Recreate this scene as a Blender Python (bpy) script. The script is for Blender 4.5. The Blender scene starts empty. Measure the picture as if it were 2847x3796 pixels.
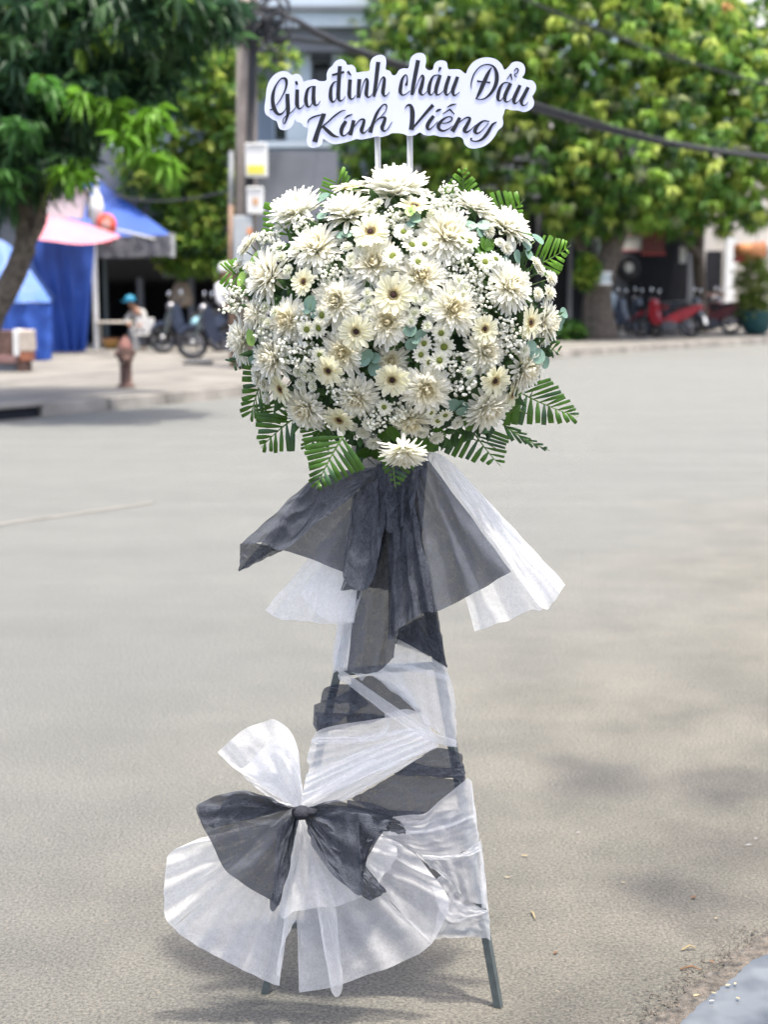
import bpy, bmesh, math, random
import numpy as np
from mathutils import Vector, Matrix, noise as mnoise
from mathutils.geometry import tessellate_polygon

R = math.radians
scene = bpy.context.scene
col = scene.collection

# ---------------------------------------------------------------- camera
F_PX, CX, CY = 5480.0, 1423.5, 1898.0          # focal length and centre, in photo pixels
PITCH = R(8.86)
CAM_Z = 1.52
cam_d = bpy.data.cameras.new('camera')
cam = bpy.data.objects.new('camera', cam_d)
col.objects.link(cam)
cam.location = (0, 0, CAM_Z)
cam.rotation_euler = (R(90) - PITCH, 0, 0)
cam_d.sensor_fit = 'VERTICAL'
cam_d.sensor_height = 24.0
cam_d.lens = F_PX / 3796.0 * 24.0
cam_d.clip_start = 0.05
cam_d.clip_end = 900
cam_d.dof.use_dof = True
cam_d.dof.focus_distance = 2.94
cam_d.dof.aperture_fstop = 2.5
scene.camera = cam

# ---------------------------------------------------------------- sky, sun, exposure
SUN_DIR = Vector((0.13, -0.13, 1.0)).normalized()          # towards the sun
SUN_EL = math.asin(SUN_DIR.z)
SUN_AZ = math.atan2(SUN_DIR.x, SUN_DIR.y)
world = bpy.data.worlds.new('World')
scene.world = world
world.use_nodes = True
wn = world.node_tree
sky = wn.nodes.new('ShaderNodeTexSky')
sky.sky_type = 'NISHITA'
sky.sun_disc = False
sky.sun_elevation = SUN_EL
sky.sun_rotation = SUN_AZ
sky.air_density = 0.75
sky.dust_density = 5.0
sky.ozone_density = 0.7
bg = wn.nodes['Background']
bg.inputs['Strength'].default_value = 0.15
wn.links.new(sky.outputs['Color'], bg.inputs['Color'])
sun_d = bpy.data.lights.new('sun', 'SUN')
sun_d.energy = 2.2
sun_d.angle = R(2.2)
sun_d.color = (1.0, 0.955, 0.86)
sun = bpy.data.objects.new('sun', sun_d)
col.objects.link(sun)
sun.location = (6, 4, 20)
sun.rotation_euler = SUN_DIR.to_track_quat('Z', 'Y').to_euler()
scene.view_settings.view_transform = 'Standard'
scene.view_settings.look = 'None'
scene.view_settings.exposure = 1.66
scene.view_settings.gamma = 1.0
scene.cycles.use_denoising = True
scene.cycles.max_bounces = 14
scene.cycles.diffuse_bounces = 9
scene.cycles.transparent_max_bounces = 24
scene.cycles.transmission_bounces = 6

# ---------------------------------------------------------------- from photo pixel to place
FW = Vector((0, math.cos(PITCH), -math.sin(PITCH)))
UP = Vector((0, math.sin(PITCH), math.cos(PITCH)))
def ray(x, y):
    return FW + Vector((1, 0, 0)) * ((x - CX) / F_PX) + UP * ((CY - y) / F_PX)
def pix(x, y, Y):
    d = ray(x, y)
    return Vector((0, 0, CAM_Z)) + d * (Y / d.y)
def gnd(x, y, z=0.0):
    d = ray(x, y)
    return Vector((0, 0, CAM_Z)) + d * ((z - CAM_Z) / d.z)
def crop(x0, y0, s):
    return lambda x, y: (x0 + x * s, y0 + y * s)
OV = crop(0, 0, 1.7161)
CA = crop(800, 580, .42194)
CB = crop(1450, 580, .42194)
CC = crop(800, 1150, .42194)
CD = crop(1450, 1150, .42194)
C1 = crop(0, 0, .60277)
C3 = crop(850, 1600, .7836)
C4 = crop(1000, 2250, .51236)
C5 = crop(550, 2600, .60277)
C6 = crop(1300, 2600, .54054)
C7 = crop(1800, 2700, .6311)
L1 = crop(960, 180, .3255)
L2 = crop(1460, 180, .3255)
K4 = crop(0, 600, .60277)       # left background
K5 = crop(1900, 700, .57083)    # right background
K6 = crop(800, 0, .42194)       # building
K3 = crop(1847, 0, .60277)      # right crown

# ---------------------------------------------------------------- materials
def _nodes(name):
    m = bpy.data.materials.new(name)
    m.use_nodes = True
    nt = m.node_tree
    return m, nt, nt.nodes['Principled BSDF'], nt.nodes['Material Output']
def _n(nt, t, **kw):
    n = nt.nodes.new(t)
    for k, v in kw.items():
        setattr(n, k, v)
    return n
def _ramp(nt, stops):
    r = nt.nodes.new('ShaderNodeValToRGB')
    el = r.color_ramp.elements
    while len(el) < len(stops):
        el.new(0.5)
    for e, (p, c) in zip(el, stops):
        e.position = p
        e.color = (c[0], c[1], c[2], 1)
    return r
def mat(name, c, rough=.6, var=.18, scale=12, bump=0.0, bscale=60, trans=0.0, metal=0.0, spec=.4, c2=None, attr=None, tcol=None):
    m, nt, p, out = _nodes(name)
    L = nt.links.new
    tc = _n(nt, 'ShaderNodeTexCoord')
    nz = _n(nt, 'ShaderNodeTexNoise')
    nz.inputs['Scale'].default_value = scale
    nz.inputs['Detail'].default_value = 6
    L(tc.outputs['Object'], nz.inputs['Vector'])
    lo = [x * (1 - var) for x in c]
    hi = [min(1, x * (1 + var)) for x in (c2 or c)]
    rp = _ramp(nt, [(.3, lo), (.7, hi)])
    L(nz.outputs['Fac'], rp.inputs['Fac'])
    colr = rp.outputs['Color']
    if attr:                                     # colour stored on the mesh
        at = _n(nt, 'ShaderNodeAttribute', attribute_name=attr)
        mx = _n(nt, 'ShaderNodeMix', data_type='RGBA', blend_type='MULTIPLY')
        mx.inputs[0].default_value = 1
        L(at.outputs['Color'], mx.inputs[6])
        rp2 = _ramp(nt, [(.3, [1 - var] * 3), (.7, [1] * 3)])
        L(nz.outputs['Fac'], rp2.inputs['Fac'])
        L(rp2.outputs['Color'], mx.inputs[7])
        colr = mx.outputs[2]
    L(colr, p.inputs['Base Color'])
    p.inputs['Roughness'].default_value = rough
    p.inputs['Metallic'].default_value = metal
    p.inputs['Specular IOR Level'].default_value = spec
    if bump:
        nb = _n(nt, 'ShaderNodeTexNoise')
        nb.inputs['Scale'].default_value = bscale
        nb.inputs['Detail'].default_value = 5
        L(tc.outputs['Object'], nb.inputs['Vector'])
        b = _n(nt, 'ShaderNodeBump')
        b.inputs['Strength'].default_value = bump
        b.inputs['Distance'].default_value = .01
        L(nb.outputs['Fac'], b.inputs['Height'])
        L(b.outputs['Normal'], p.inputs['Normal'])
    if trans:
        t = _n(nt, 'ShaderNodeBsdfTranslucent')
        if tcol:
            t.inputs['Color'].default_value = (*tcol, 1)
        else:
            L(colr, t.inputs['Color'])
        ms = _n(nt, 'ShaderNodeMixShader')
        ms.inputs[0].default_value = trans
        L(p.outputs[0], ms.inputs[1])
        L(t.outputs[0], ms.inputs[2])
        L(ms.outputs[0], out.inputs['Surface'])
    return m

def fabric(name, c, a_lo, a_hi, trans=.35):
    """thin non-woven wrap: a fibre web that lets part of the light straight through"""
    m, nt, p, out = _nodes(name)
    L = nt.links.new
    uv = _n(nt, 'ShaderNodeUVMap')
    mp = _n(nt, 'ShaderNodeMapping')
    mp.inputs['Scale'].default_value = (480, 170, 1)
    L(uv.outputs[0], mp.inputs[0])
    n1 = _n(nt, 'ShaderNodeTexNoise')
    n1.inputs['Scale'].default_value = 1
    n1.inputs['Detail'].default_value = 7
    n1.inputs['Roughness'].default_value = .7
    n1.inputs['Distortion'].default_value = .8
    L(mp.outputs[0], n1.inputs['Vector'])
    n2 = _n(nt, 'ShaderNodeTexNoise')
    n2.inputs['Scale'].default_value = 50
    n2.inputs['Detail'].default_value = 3
    L(uv.outputs[0], n2.inputs['Vector'])
    ad = _n(nt, 'ShaderNodeMath', operation='MULTIPLY_ADD')
    ad.inputs[1].default_value = .3
    L(n2.outputs['Fac'], ad.inputs[0])
    sc = _n(nt, 'ShaderNodeMath', operation='MULTIPLY')
    sc.inputs[1].default_value = .7
    L(n1.outputs['Fac'], sc.inputs[0])
    L(sc.outputs[0], ad.inputs[2])
    mr = _n(nt, 'ShaderNodeMapRange')
    mr.inputs['From Min'].default_value = .33
    mr.inputs['From Max'].default_value = .64
    mr.inputs['To Min'].default_value = a_lo
    mr.inputs['To Max'].default_value = a_hi
    L(ad.outputs[0], mr.inputs['Value'])
    fc = _ramp(nt, [(.36, [x * (.6 if c[0] < .5 else .95) for x in c]), (.66, [min(.95, x * 1.9) for x in c] if c[0] < .5 else c)])
    L(ad.outputs[0], fc.inputs['Fac'])
    L(fc.outputs[0], p.inputs['Base Color'])
    p.inputs['Roughness'].default_value = .9
    p.inputs['Specular IOR Level'].default_value = .1
    bp = _n(nt, 'ShaderNodeBump')
    bp.inputs['Strength'].default_value = .12
    bp.inputs['Distance'].default_value = .002
    L(ad.outputs[0], bp.inputs['Height'])
    L(bp.outputs[0], p.inputs['Normal'])
    t = _n(nt, 'ShaderNodeBsdfTranslucent')
    t.inputs['Color'].default_value = (*c, 1)
    ms = _n(nt, 'ShaderNodeMixShader')
    ms.inputs[0].default_value = trans
    L(p.outputs[0], ms.inputs[1]); L(t.outputs[0], ms.inputs[2])
    tr = _n(nt, 'ShaderNodeBsdfTransparent')
    ma = _n(nt, 'ShaderNodeMixShader')
    L(mr.outputs[0], ma.inputs[0]); L(tr.outputs[0], ma.inputs[1]); L(ms.outputs[0], ma.inputs[2])
    L(ma.outputs[0], out.inputs['Surface'])
    return m

MAT = {}
MAT['white_fabric'] = fabric('white_nonwoven', (.94, .935, .93), .42, .66, .54)
MAT['black_fabric'] = fabric('black_nonwoven', (.056, .062, .076), .74, .94, .15)
MAT['mum'] = mat('chrysanthemum_petal', (.8, .8, .7), .55, .03, 40, trans=.46, attr='tint', spec=.15)
MAT['green_disc'] = mat('daisy_disc', (.16, .20, .03), .8, .4, 900, bump=.6, bscale=900)
MAT['ger_dark'] = mat('gerbera_eye', (.035, .010, .008), .8, .4, 900, bump=.5, bscale=900)
MAT['ger_ring'] = mat('gerbera_ring', (.58, .38, .13), .8, .35, 700, bump=.7, bscale=700)
MAT['puff'] = mat('babys_breath', (.90, .90, .80), .6, .08, 200, trans=.25)
MAT['stem'] = mat('green_stem', (.10, .16, .05), .6, .3, 60)
MAT['euca'] = mat('eucalyptus_leaf', (.15, .25, .19), .5, .22, 30, trans=.15, spec=.45)
MAT['yleaf'] = mat('young_green_leaf', (.22, .36, .07), .45, .2, 40, trans=.3)
MAT['palm'] = mat('palm_leaflet', (.036, .095, .012), .36, .35, 26, trans=.22, spec=.4, c2=(.058, .14, .016), tcol=(.10, .24, .02))
MAT['palm_rib'] = mat('palm_rib', (.13, .22, .05), .5, .2, 40)
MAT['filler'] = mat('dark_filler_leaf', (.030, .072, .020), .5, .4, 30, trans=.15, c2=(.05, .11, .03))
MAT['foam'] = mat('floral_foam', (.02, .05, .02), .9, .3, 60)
MAT['steel'] = mat('grey_painted_steel', (.10, .12, .12), .45, .2, 60, metal=.3)
MAT['pipe'] = mat('pale_grey_pipe', (.42, .43, .42), .5, .1, 40)
MAT['board'] = mat('white_board', (.60, .635, .83), .5, .02, 20)  # bluish cast of sky shade put into the white base colour
MAT['ink'] = mat('black_ink', (.012, .013, .018), .35, .1, 80)

# ---------------------------------------------------------------- mesh helpers
def tag(o, label=None, cat=None, group=None, kind=None):
    if label: o['label'] = label
    if cat: o['category'] = cat
    if group: o['group'] = group
    if kind: o['kind'] = kind
    return o
def thing(name, label, cat, loc=(0, 0, 0), group=None):
    o = bpy.data.objects.new(name, None)
    o.empty_display_size = .1
    col.objects.link(o)
    o.location = loc
    return tag(o, label, cat, group)
def link(name, me, parent=None, kind=None):
    o = bpy.data.objects.new(name, me)
    col.objects.link(o)
    if parent is not None:
        o.parent = parent
    if kind: o['kind'] = kind
    return o
def root_loc(o):
    v = Vector((0, 0, 0))
    while o is not None:
        v += o.location
        o = o.parent
    return v

class MB:
    """collects geometry in world (or a proto's local) coordinates"""
    def __init__(s):
        s.v, s.f, s.c, s.mi = [], [], [], []
    def add(s, vs, fs, c=None, mi=0):
        b = len(s.v)
        s.v.extend([tuple(p) for p in vs])
        s.f.extend([tuple(i + b for i in f) for f in fs])
        s.mi.extend([mi] * len(fs))
        if c is not None:
            if len(s.c) < b: s.c.extend([(1, 1, 1)] * (b - len(s.c)))
            s.c.extend([c] * len(vs) if not isinstance(c, list) else c)
        return s
    def box(s, c, d, rot=None, mi=0, bev=0):
        x, y, z = [k / 2 for k in d]
        if bev:
            b = min(bev, x * .9, y * .9, z * .9)
            bm = bmesh.new()
            bmesh.ops.create_cube(bm, size=1, matrix=Matrix.Diagonal((d[0], d[1], d[2], 1)))
            bmesh.ops.bevel(bm, geom=bm.edges[:], offset=b, segments=2, affect='EDGES', profile=.5)
            bm.verts.index_update()
            vs = [v.co.copy() for v in bm.verts]
            fs = [[v.index for v in f.verts] for f in bm.faces]
            bm.free()
        else:
            vs = [Vector(p) for p in ((-x, -y, -z), (x, -y, -z), (x, y, -z), (-x, y, -z), (-x, -y, z), (x, -y, z), (x, y, z), (-x, y, z))]
            fs = [(0, 3, 2, 1), (4, 5, 6, 7), (0, 1, 5, 4), (1, 2, 6, 5), (2, 3, 7, 6), (3, 0, 4, 7)]
        if rot is not None:
            vs = [rot @ v for v in vs]
        return s.add([v + Vector(c) for v in vs], fs, mi=mi)
    def tube(s, pts, r, n=8, cap=True, mi=0):
        pts = [Vector(p) for p in pts]
        rs = list(r) if isinstance(r, (list, tuple)) else [r] * len(pts)
        vs, fs = [], []
        up = Vector((0, 0, 1))
        d0 = (pts[1] - pts[0]).normalized()
        if abs(d0.dot(up)) > .95: up = Vector((1, 0, 0))
        sd = d0.cross(up).normalized()
        for i, p in enumerate(pts):
            d = (pts[min(i + 1, len(pts) - 1)] - pts[max(i - 1, 0)]).normalized()
            sd = (sd - d * sd.dot(d)).normalized()
            u = sd.cross(d)
            for k in range(n):
                a = 2 * math.pi * k / n
                vs.append(p + (sd * math.cos(a) + u * math.sin(a)) * rs[i])
        for i in range(len(pts) - 1):
            for k in range(n):
                k2 = (k + 1) % n
                fs.append((i * n + k, i * n + k2, (i + 1) * n + k2, (i + 1) * n + k))
        if cap:
            fs.append(tuple(reversed(range(n))))
            fs.append(tuple(range((len(pts) - 1) * n, len(pts) * n)))
        return s.add(vs, fs, mi=mi)
    def lathe(s, prof, c=(0, 0, 0), n=20, rot=None, mi=0):
        vs, fs = [], []
        for (r_, z) in prof:
            for k in range(n):
                a = 2 * math.pi * k / n
                v = Vector((r_ * math.cos(a), r_ * math.sin(a), z))
                if rot is not None: v = rot @ v
                vs.append(v + Vector(c))
        for i in range(len(prof) - 1):
            for k in range(n):
                k2 = (k + 1) % n
                fs.append((i * n + k, i * n + k2, (i + 1) * n + k2, (i + 1) * n + k))
        fs.append(tuple(reversed(range(n))))
        fs.append(tuple(range((len(prof) - 1) * n, len(prof) * n)))
        return s.add(vs, fs, mi=mi)
    def torus(s, c, R_, r_, rot=None, n=24, k=8, mi=0):
        vs, fs = [], []
        for i in range(n):
            a = 2 * math.pi * i / n
            for j in range(k):
                b = 2 * math.pi * j / k
                v = Vector(((R_ + r_ * math.cos(b)) * math.cos(a), (R_ + r_ * math.cos(b)) * math.sin(a), r_ * math.sin(b)))
                if rot is not None: v = rot @ v
                vs.append(v + Vector(c))
        for i in range(n):
            for j in range(k):
                i2, j2 = (i + 1) % n, (j + 1) % k
                fs.append((i * k + j, i2 * k + j, i2 * k + j2, i * k + j2))
        return s.add(vs, fs, mi=mi)
    def ico(s, c, rad, sub=2, rot=None, jit=0.0, rng=None, mi=0):
        bm = bmesh.new()
        bmesh.ops.create_icosphere(bm, subdivisions=sub, radius=1)
        bm.verts.index_update()
        rad = Vector(rad) if not isinstance(rad, (int, float)) else Vector((rad,) * 3)
        vs = []
        for v in bm.verts:
            q = v.co.copy()
            if jit: q *= 1 + (rng or random).uniform(-jit, jit)
            q = Vector((q.x * rad.x, q.y * rad.y, q.z * rad.z))
            if rot is not None: q = rot @ q
            vs.append(q + Vector(c))
        fs = [[v.index for v in f.verts] for f in bm.faces]
        bm.free()
        return s.add(vs, fs, mi=mi)
    def prism(s, poly, thick_vec, mi=0):
        """closed outline (world points, in order) pushed back by thick_vec"""
        n = len(poly)
        tri = [list(t) for t in tessellate_polygon([[Vector(p) for p in poly]])]
        vs = [Vector(p) for p in poly] + [Vector(p) + Vector(thick_vec) for p in poly]
        fs = tri + [[i + n for i in reversed(t)] for t in tri]
        fs += [(i, i + n, (i + 1) % n + n, (i + 1) % n) for i in range(n)]
        return s.add(vs, fs, mi=mi)
    def mesh(s, name, m, off=Vector((0, 0, 0)), smooth=False):
        me = bpy.data.meshes.new(name)
        me.from_pydata([(p[0] - off.x, p[1] - off.y, p[2] - off.z) for p in s.v], [], s.f)
        for k in (m if isinstance(m, (list, tuple)) else [m]):
            me.materials.append(k)
        if any(s.mi):
            me.polygons.foreach_set('material_index', s.mi)
        if s.c:
            while len(s.c) < len(s.v): s.c.append((1, 1, 1))
            at = me.color_attributes.new('tint', 'FLOAT_COLOR', 'POINT')
            at.data.foreach_set('color', [x for c in s.c for x in (c[0], c[1], c[2], 1)])
        if smooth:
            me.polygons.foreach_set('use_smooth', [True] * len(me.polygons))
        me.update()
        return me
    def build(s, name, m, parent=None, smooth=False, kind=None):
        off = root_loc(parent) if parent is not None else Vector((0, 0, 0))
        return link(name, s.mesh(name, m, off, smooth), parent, kind)

def own(o, origin):
    """moves a world-built top-level mesh's origin to its base"""
    origin = Vector(origin)
    o.data.transform(Matrix.Translation(-origin))
    o.location = origin
    return o

def catmull(P, n, closed=False):
    P = np.array(P, float)
    N = len(P)
    if N == 2 and not closed:
        t = np.linspace(0, 1, n)[:, None]
        return P[0] * (1 - t) + P[1] * t
    Q = np.vstack([P[-1:], P, P[:2]]) if closed else np.vstack([2 * P[:1] - P[1:2], P, 2 * P[-1:] - P[-2:-1]])
    segs = N if closed else N - 1
    out = []
    u = np.linspace(0, segs, n, endpoint=not closed)
    for x in u:
        i = min(int(x), segs - 1)
        t = x - i
        p0, p1, p2, p3 = Q[i], Q[i + 1], Q[i + 2], Q[i + 3]
        out.append(.5 * ((2 * p1) + (p2 - p0) * t + (2 * p0 - 5 * p1 + 4 * p2 - p3) * t * t + (3 * p1 - p0 - 3 * p2 + p3) * t ** 3))
    return np.array(out)
def resample(P, n, smooth=True):
    P = np.array(P, float)
    D = catmull(P, 24 * len(P)) if (smooth and len(P) > 2) else P
    d = np.r_[0, np.cumsum(np.linalg.norm(np.diff(D, axis=0), axis=1))]
    u = np.linspace(0, d[-1], n)
    return np.stack([np.interp(u, d, D[:, k]) for k in range(D.shape[1])], 1)
def fb(x, y, z=0.0):
    return mnoise.noise(Vector((x, y, z)))
# ================================================================ SETTING
rng = random.Random(7)
nrs = np.random.RandomState(11)

def road_material():
    m, nt, p, out = _nodes('asphalt')
    L = nt.links.new
    tc = _n(nt, 'ShaderNodeTexCoord')
    def noise(scale, detail=5, vec=None, rough=.55):
        n = _n(nt, 'ShaderNodeTexNoise')
        n.inputs['Scale'].default_value = scale
        n.inputs['Detail'].default_value = detail
        n.inputs['Roughness'].default_value = rough
        L(vec or tc.outputs['Object'], n.inputs['Vector'])
        return n.outputs['Fac']
    # streaks left by tyres, running along the road
    mp = _n(nt, 'ShaderNodeMapping')
    mp.inputs['Rotation'].default_value = (0, 0, R(-58))
    mp.inputs['Scale'].default_value = (.12, 1.5, 1)
    L(tc.outputs['Object'], mp.inputs[0])
    streak = noise(1.6, 6, mp.outputs[0], .6)
    patch = noise(.55, 5)
    patch2 = noise(2.6, 6)
    grain = noise(125, 5, None, .8)
    grit = _n(nt, 'ShaderNodeTexVoronoi')
    grit.inputs['Scale'].default_value = 120
    L(tc.outputs['Object'], grit.inputs['Vector'])
    base = _ramp(nt, [(.3, (.152, .156, .148)), (.5, (.170, .175, .165)), (.7, (.190, .194, .182))])
    mixn = _n(nt, 'ShaderNodeMath', operation='ADD'); mixn.use_clamp = True
    a = _n(nt, 'ShaderNodeMath', operation='MULTIPLY'); a.inputs[1].default_value = .6
    b = _n(nt, 'ShaderNodeMath', operation='MULTIPLY'); b.inputs[1].default_value = .4
    L(streak, a.inputs[0]); L(patch2, b.inputs[0])
    L(a.outputs[0], mixn.inputs[0]); L(b.outputs[0], mixn.inputs[1])
    L(mixn.outputs[0], base.inputs['Fac'])
    # settled dust along the near gutter
    sep = _n(nt, 'ShaderNodeSeparateXYZ')
    L(tc.outputs['Object'], sep.inputs[0])
    dx = _n(nt, 'ShaderNodeMath', operation='MULTIPLY_ADD')      # distance across the road
    dx.inputs[1].default_value = .86
    dy = _n(nt, 'ShaderNodeMath', operation='MULTIPLY'); dy.inputs[1].default_value = -.5
    L(sep.outputs['Y'], dy.inputs[0]); L(sep.outputs['X'], dx.inputs[0]); L(dy.outputs[0], dx.inputs[2])
    wob = _n(nt, 'ShaderNodeMath', operation='MULTIPLY_ADD'); wob.inputs[1].default_value = 2.2
    L(patch, wob.inputs[0]); L(dx.outputs[0], wob.inputs[2])
    dust = _n(nt, 'ShaderNodeMapRange'); dust.interpolation_type = 'SMOOTHSTEP'
    dust.inputs['From Min'].default_value = -3.0
    dust.inputs['From Max'].default_value = .4
    dust.inputs['To Max'].default_value = .95
    L(wob.outputs[0], dust.inputs['Value'])
    mx = _n(nt, 'ShaderNodeMix', data_type='RGBA')
    L(dust.outputs[0], mx.inputs[0]); L(base.outputs[0], mx.inputs[6])
    dcol = _ramp(nt, [(.32, (.135, .130, .110)), (.68, (.218, .203, .168))])
    L(patch2, dcol.inputs['Fac'])
    L(dcol.outputs[0], mx.inputs[7])
    gr = _ramp(nt, [(.36, (.46, .46, .46)), (.5, (1, 1, 1)), (.64, (1.52, 1.5, 1.42))])
    L(grain, gr.inputs['Fac'])
    m2 = _n(nt, 'ShaderNodeMix', data_type='RGBA', blend_type='MULTIPLY')
    m2.inputs[0].default_value = 1.0
    L(mx.outputs[2], m2.inputs[6]); L(gr.outputs[0], m2.inputs[7])
    L(m2.outputs[2], p.inputs['Base Color'])
    p.inputs['Roughness'].default_value = .85
    p.inputs['Specular IOR Level'].default_value = .25
    hs = _n(nt, 'ShaderNodeMath', operation='MULTIPLY_ADD'); hs.inputs[1].default_value = .8
    L(grit.outputs['Distance'], hs.inputs[0]); L(grain, hs.inputs[2])
    bp = _n(nt, 'ShaderNodeBump')
    bp.inputs['Strength'].default_value = 1.0
    bp.inputs['Distance'].default_value = .010
    L(hs.outputs[0], bp.inputs['Height'])
    L(bp.outputs[0], p.inputs['Normal'])
    return m
MAT['road'] = road_material()
MAT['pave'] = mat('pavement_concrete', (.155, .147, .130), .85, .3, 1.3, .3, 40)
MAT['kerb'] = mat('kerb_stone', (.26, .24, .21), .85, .35, 2.2, .5, 30)
MAT['dark'] = mat('interior_shade_black', (.012, .013, .018), .8, .3, 2)  # near-black colour stands in for shade inside rooms and openings
MAT['paleblue'] = mat('blue_grey_render', (.30, .36, .42), .7, .08, .8)
MAT['ltblue'] = mat('pale_blue_paint', (.52, .60, .66), .6, .06, .8)
MAT['greywall'] = mat('grey_wall', (.17, .18, .20), .8, .2, .9)
MAT['cream'] = mat('cream_wall', (.58, .54, .48), .8, .12, .9)
MAT['glass'] = mat('dark_glass', (.03, .035, .045), .15, .1, 2, spec=.6)
MAT['bark'] = mat('brown_bark', (.105, .085, .066), .9, .5, 14, .7, 30)
MAT['leaf'] = mat('mango_leaf', (1, 1, 1), .48, .18, 3, trans=.42, attr='tint', spec=.32)
MAT['tarp'] = mat('blue_tarpaulin', (.028, .085, .36), .5, .14, 1.5, .15, 6, trans=.12)
MAT['tarplt'] = mat('pale_blue_tarpaulin', (.075, .16, .42), .5, .14, 1.5, .15, 6, trans=.12)
MAT['pink'] = mat('pink_canvas', (.56, .22, .26), .6, .1, 2, trans=.15)
MAT['silver'] = mat('grey_canvas', (.11, .11, .12), .6, .1, 2)
MAT['whitep'] = mat('white_paint', (.74, .74, .71), .5, .08, 3)
MAT['red'] = mat('red_paint', (.34, .015, .022), .3, .12, 6, spec=.6)
MAT['maroon'] = mat('maroon_paint', (.14, .03, .03), .35, .15, 6, spec=.5)
MAT['navy'] = mat('navy_paint', (.03, .04, .07), .3, .15, 6, spec=.5)
MAT['black'] = mat('black_rubber', (.018, .018, .020), .6, .2, 20)
MAT['chrome'] = mat('bright_metal', (.32, .32, .33), .3, .1, 20, metal=.8)
MAT['mirror'] = mat('mirror_glass', (.80, .82, .84), .08, .02, 5, metal=1.0)
MAT['rust'] = mat('rusty_iron', (.095, .052, .042), .8, .4, 9, .5, 30, c2=(.13, .078, .062))
MAT['orange'] = mat('orange_canvas', (.72, .30, .13), .6, .1, 3)
MAT['teal'] = mat('teal_glaze', (.025, .085, .085), .4, .2, 5)
MAT['skin'] = mat('skin', (.30, .16, .10), .6, .1, 12)
MAT['concretepole'] = mat('pole_concrete', (.25, .215, .185), .85, .25, 3, .3, 20)
MAT['cable'] = mat('black_cable', (.035, .037, .042), .6, .2, 20)
MAT['yellow'] = mat('yellow_label', (.75, .66, .10), .6, .05, 10)

# ---- road: one sheet to the horizon
mb = MB().add([(-800, -80, 0), (800, -80, 0), (800, 840, 0), (-800, 840, 0)], [(0, 1, 2, 3)])
tag(mb.build('road', MAT['road']), kind='structure')

# ---- far pavement with kerb stones
KP = [(187, 1541), (500, 1512), (874, 1474), (1500, 1392), (2071, 1328), (2500, 1296), (2847, 1274)]
kp = [gnd(x, y) for x, y in KP]
d0 = (kp[0] - kp[2]).normalized(); d1 = (kp[-1] - kp[-3]).normalized()
kp = [kp[0] + d0 * 14] + kp + [kp[-1] + d1 * 60]
kline = resample([(p.x, p.y) for p in kp], 260, False)
KH, KW = .15, .16
nrm = []
for i in range(len(kline)):
    t = kline[min(i + 1, len(kline) - 1)] - kline[max(i - 1, 0)]
    t = t / np.linalg.norm(t)
    nrm.append((-t[1], t[0]))
nrm = np.array(nrm)
inner = kline + nrm * KW
poly = [(p[0], p[1], KH) for p in inner] + [(inner[-1][0] - 60, inner[-1][1] + 190, KH), (-500, 400, KH), (-500, inner[0][1] - 8, KH)]
mb = MB().prism([Vector(p) for p in poly], (0, 0, -.30))
tag(mb.build('pavement', MAT['pave']), kind='structure')
kerb = thing('kerb', None, None, (kp[1].x, kp[1].y, 0)); kerb['kind'] = 'structure'
seg = np.linalg.norm(np.diff(kline, axis=0), axis=1)
cum = np.r_[0, np.cumsum(seg)]
def kat(s):
    return np.array([np.interp(s, cum, kline[:, 0]), np.interp(s, cum, kline[:, 1])])
s = 0.0
i_left = np.argmin(np.linalg.norm(kline - np.array([kp[1].x, kp[1].y]), axis=1))
s_left = cum[i_left]
s = s_left - .1
while s < s_left + 34:
    a, b = kat(s + .012), kat(s + .988)
    t = (b - a) / np.linalg.norm(b - a); n = np.array((-t[1], t[0]))
    k = rng.uniform(-.012, .012)
    z1 = KH + rng.uniform(-.012, .006)
    q = [a, b, b + n * KW, a + n * KW]
    vs = [Vector((p[0] - n[0] * k, p[1] - n[1] * k, -.05)) for p in q] + [Vector((p[0] - n[0] * k + (n[0] * .02 if j < 2 else 0), p[1] - n[1] * k + (n[1] * .02 if j < 2 else 0), z1)) for j, p in enumerate(q)]
    MB().add(vs, [(0, 3, 2, 1), (4, 5, 6, 7), (0, 1, 5, 4), (1, 2, 6, 5), (2, 3, 7, 6), (3, 0, 4, 7)]).build('kerb_stone', MAT['kerb'], kerb)
    s += 1.0
# storm drain mouth at the kerb's left end
p0 = kat(s_left - .12); p1 = kat(s_left - 1.15)
t = (p1 - p0) / np.linalg.norm(p1 - p0); n = np.array((t[1], -t[0]))
dr = thing('storm_drain', 'dark storm drain mouth under a concrete slab at the end of the kerb', 'storm drain', (p0[0], p0[1], 0))
ang = Matrix.Rotation(math.atan2(t[1], t[0]), 3, 'Z')
c = p0 + t * .52
MB().box((c[0] + n[0] * .14, c[1] + n[1] * .14, .15), (1.06, .36, .055), ang, bev=.01).build('slab', MAT['kerb'], dr)
MB().box((c[0] + n[0] * .16, c[1] + n[1] * .16, .055), (1.02, .26, .125), ang).build('opening', MAT['dark'], dr)  # solid block; the shade of the drain mouth is its black colour
for k in (-.52, .52):
    q = c + t * k
    MB().box((q[0] + n[0] * .12, q[1] + n[1] * .12, .058), (.09, .3, .125), ang, bev=.01).build('side_block', MAT['kerb'], dr)
# worn lane line
a, b = gnd(*OV(-60, 1142)), gnd(*OV(330, 1086))
dv = (b - a).normalized(); nv = Vector((-dv.y, dv.x, 0)) * .04
MAT['lane'] = mat('worn_lane_paint', (.148, .143, .126), .85, .2, 6)
tag(MB().add([a - nv + Vector((0, 0, .004)), b - nv + Vector((0, 0, .004)), b + nv + Vector((0, 0, .004)), a + nv + Vector((0, 0, .004))], [(0, 1, 2, 3)]).build('lane_marking', MAT['lane']), kind='structure')

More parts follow.
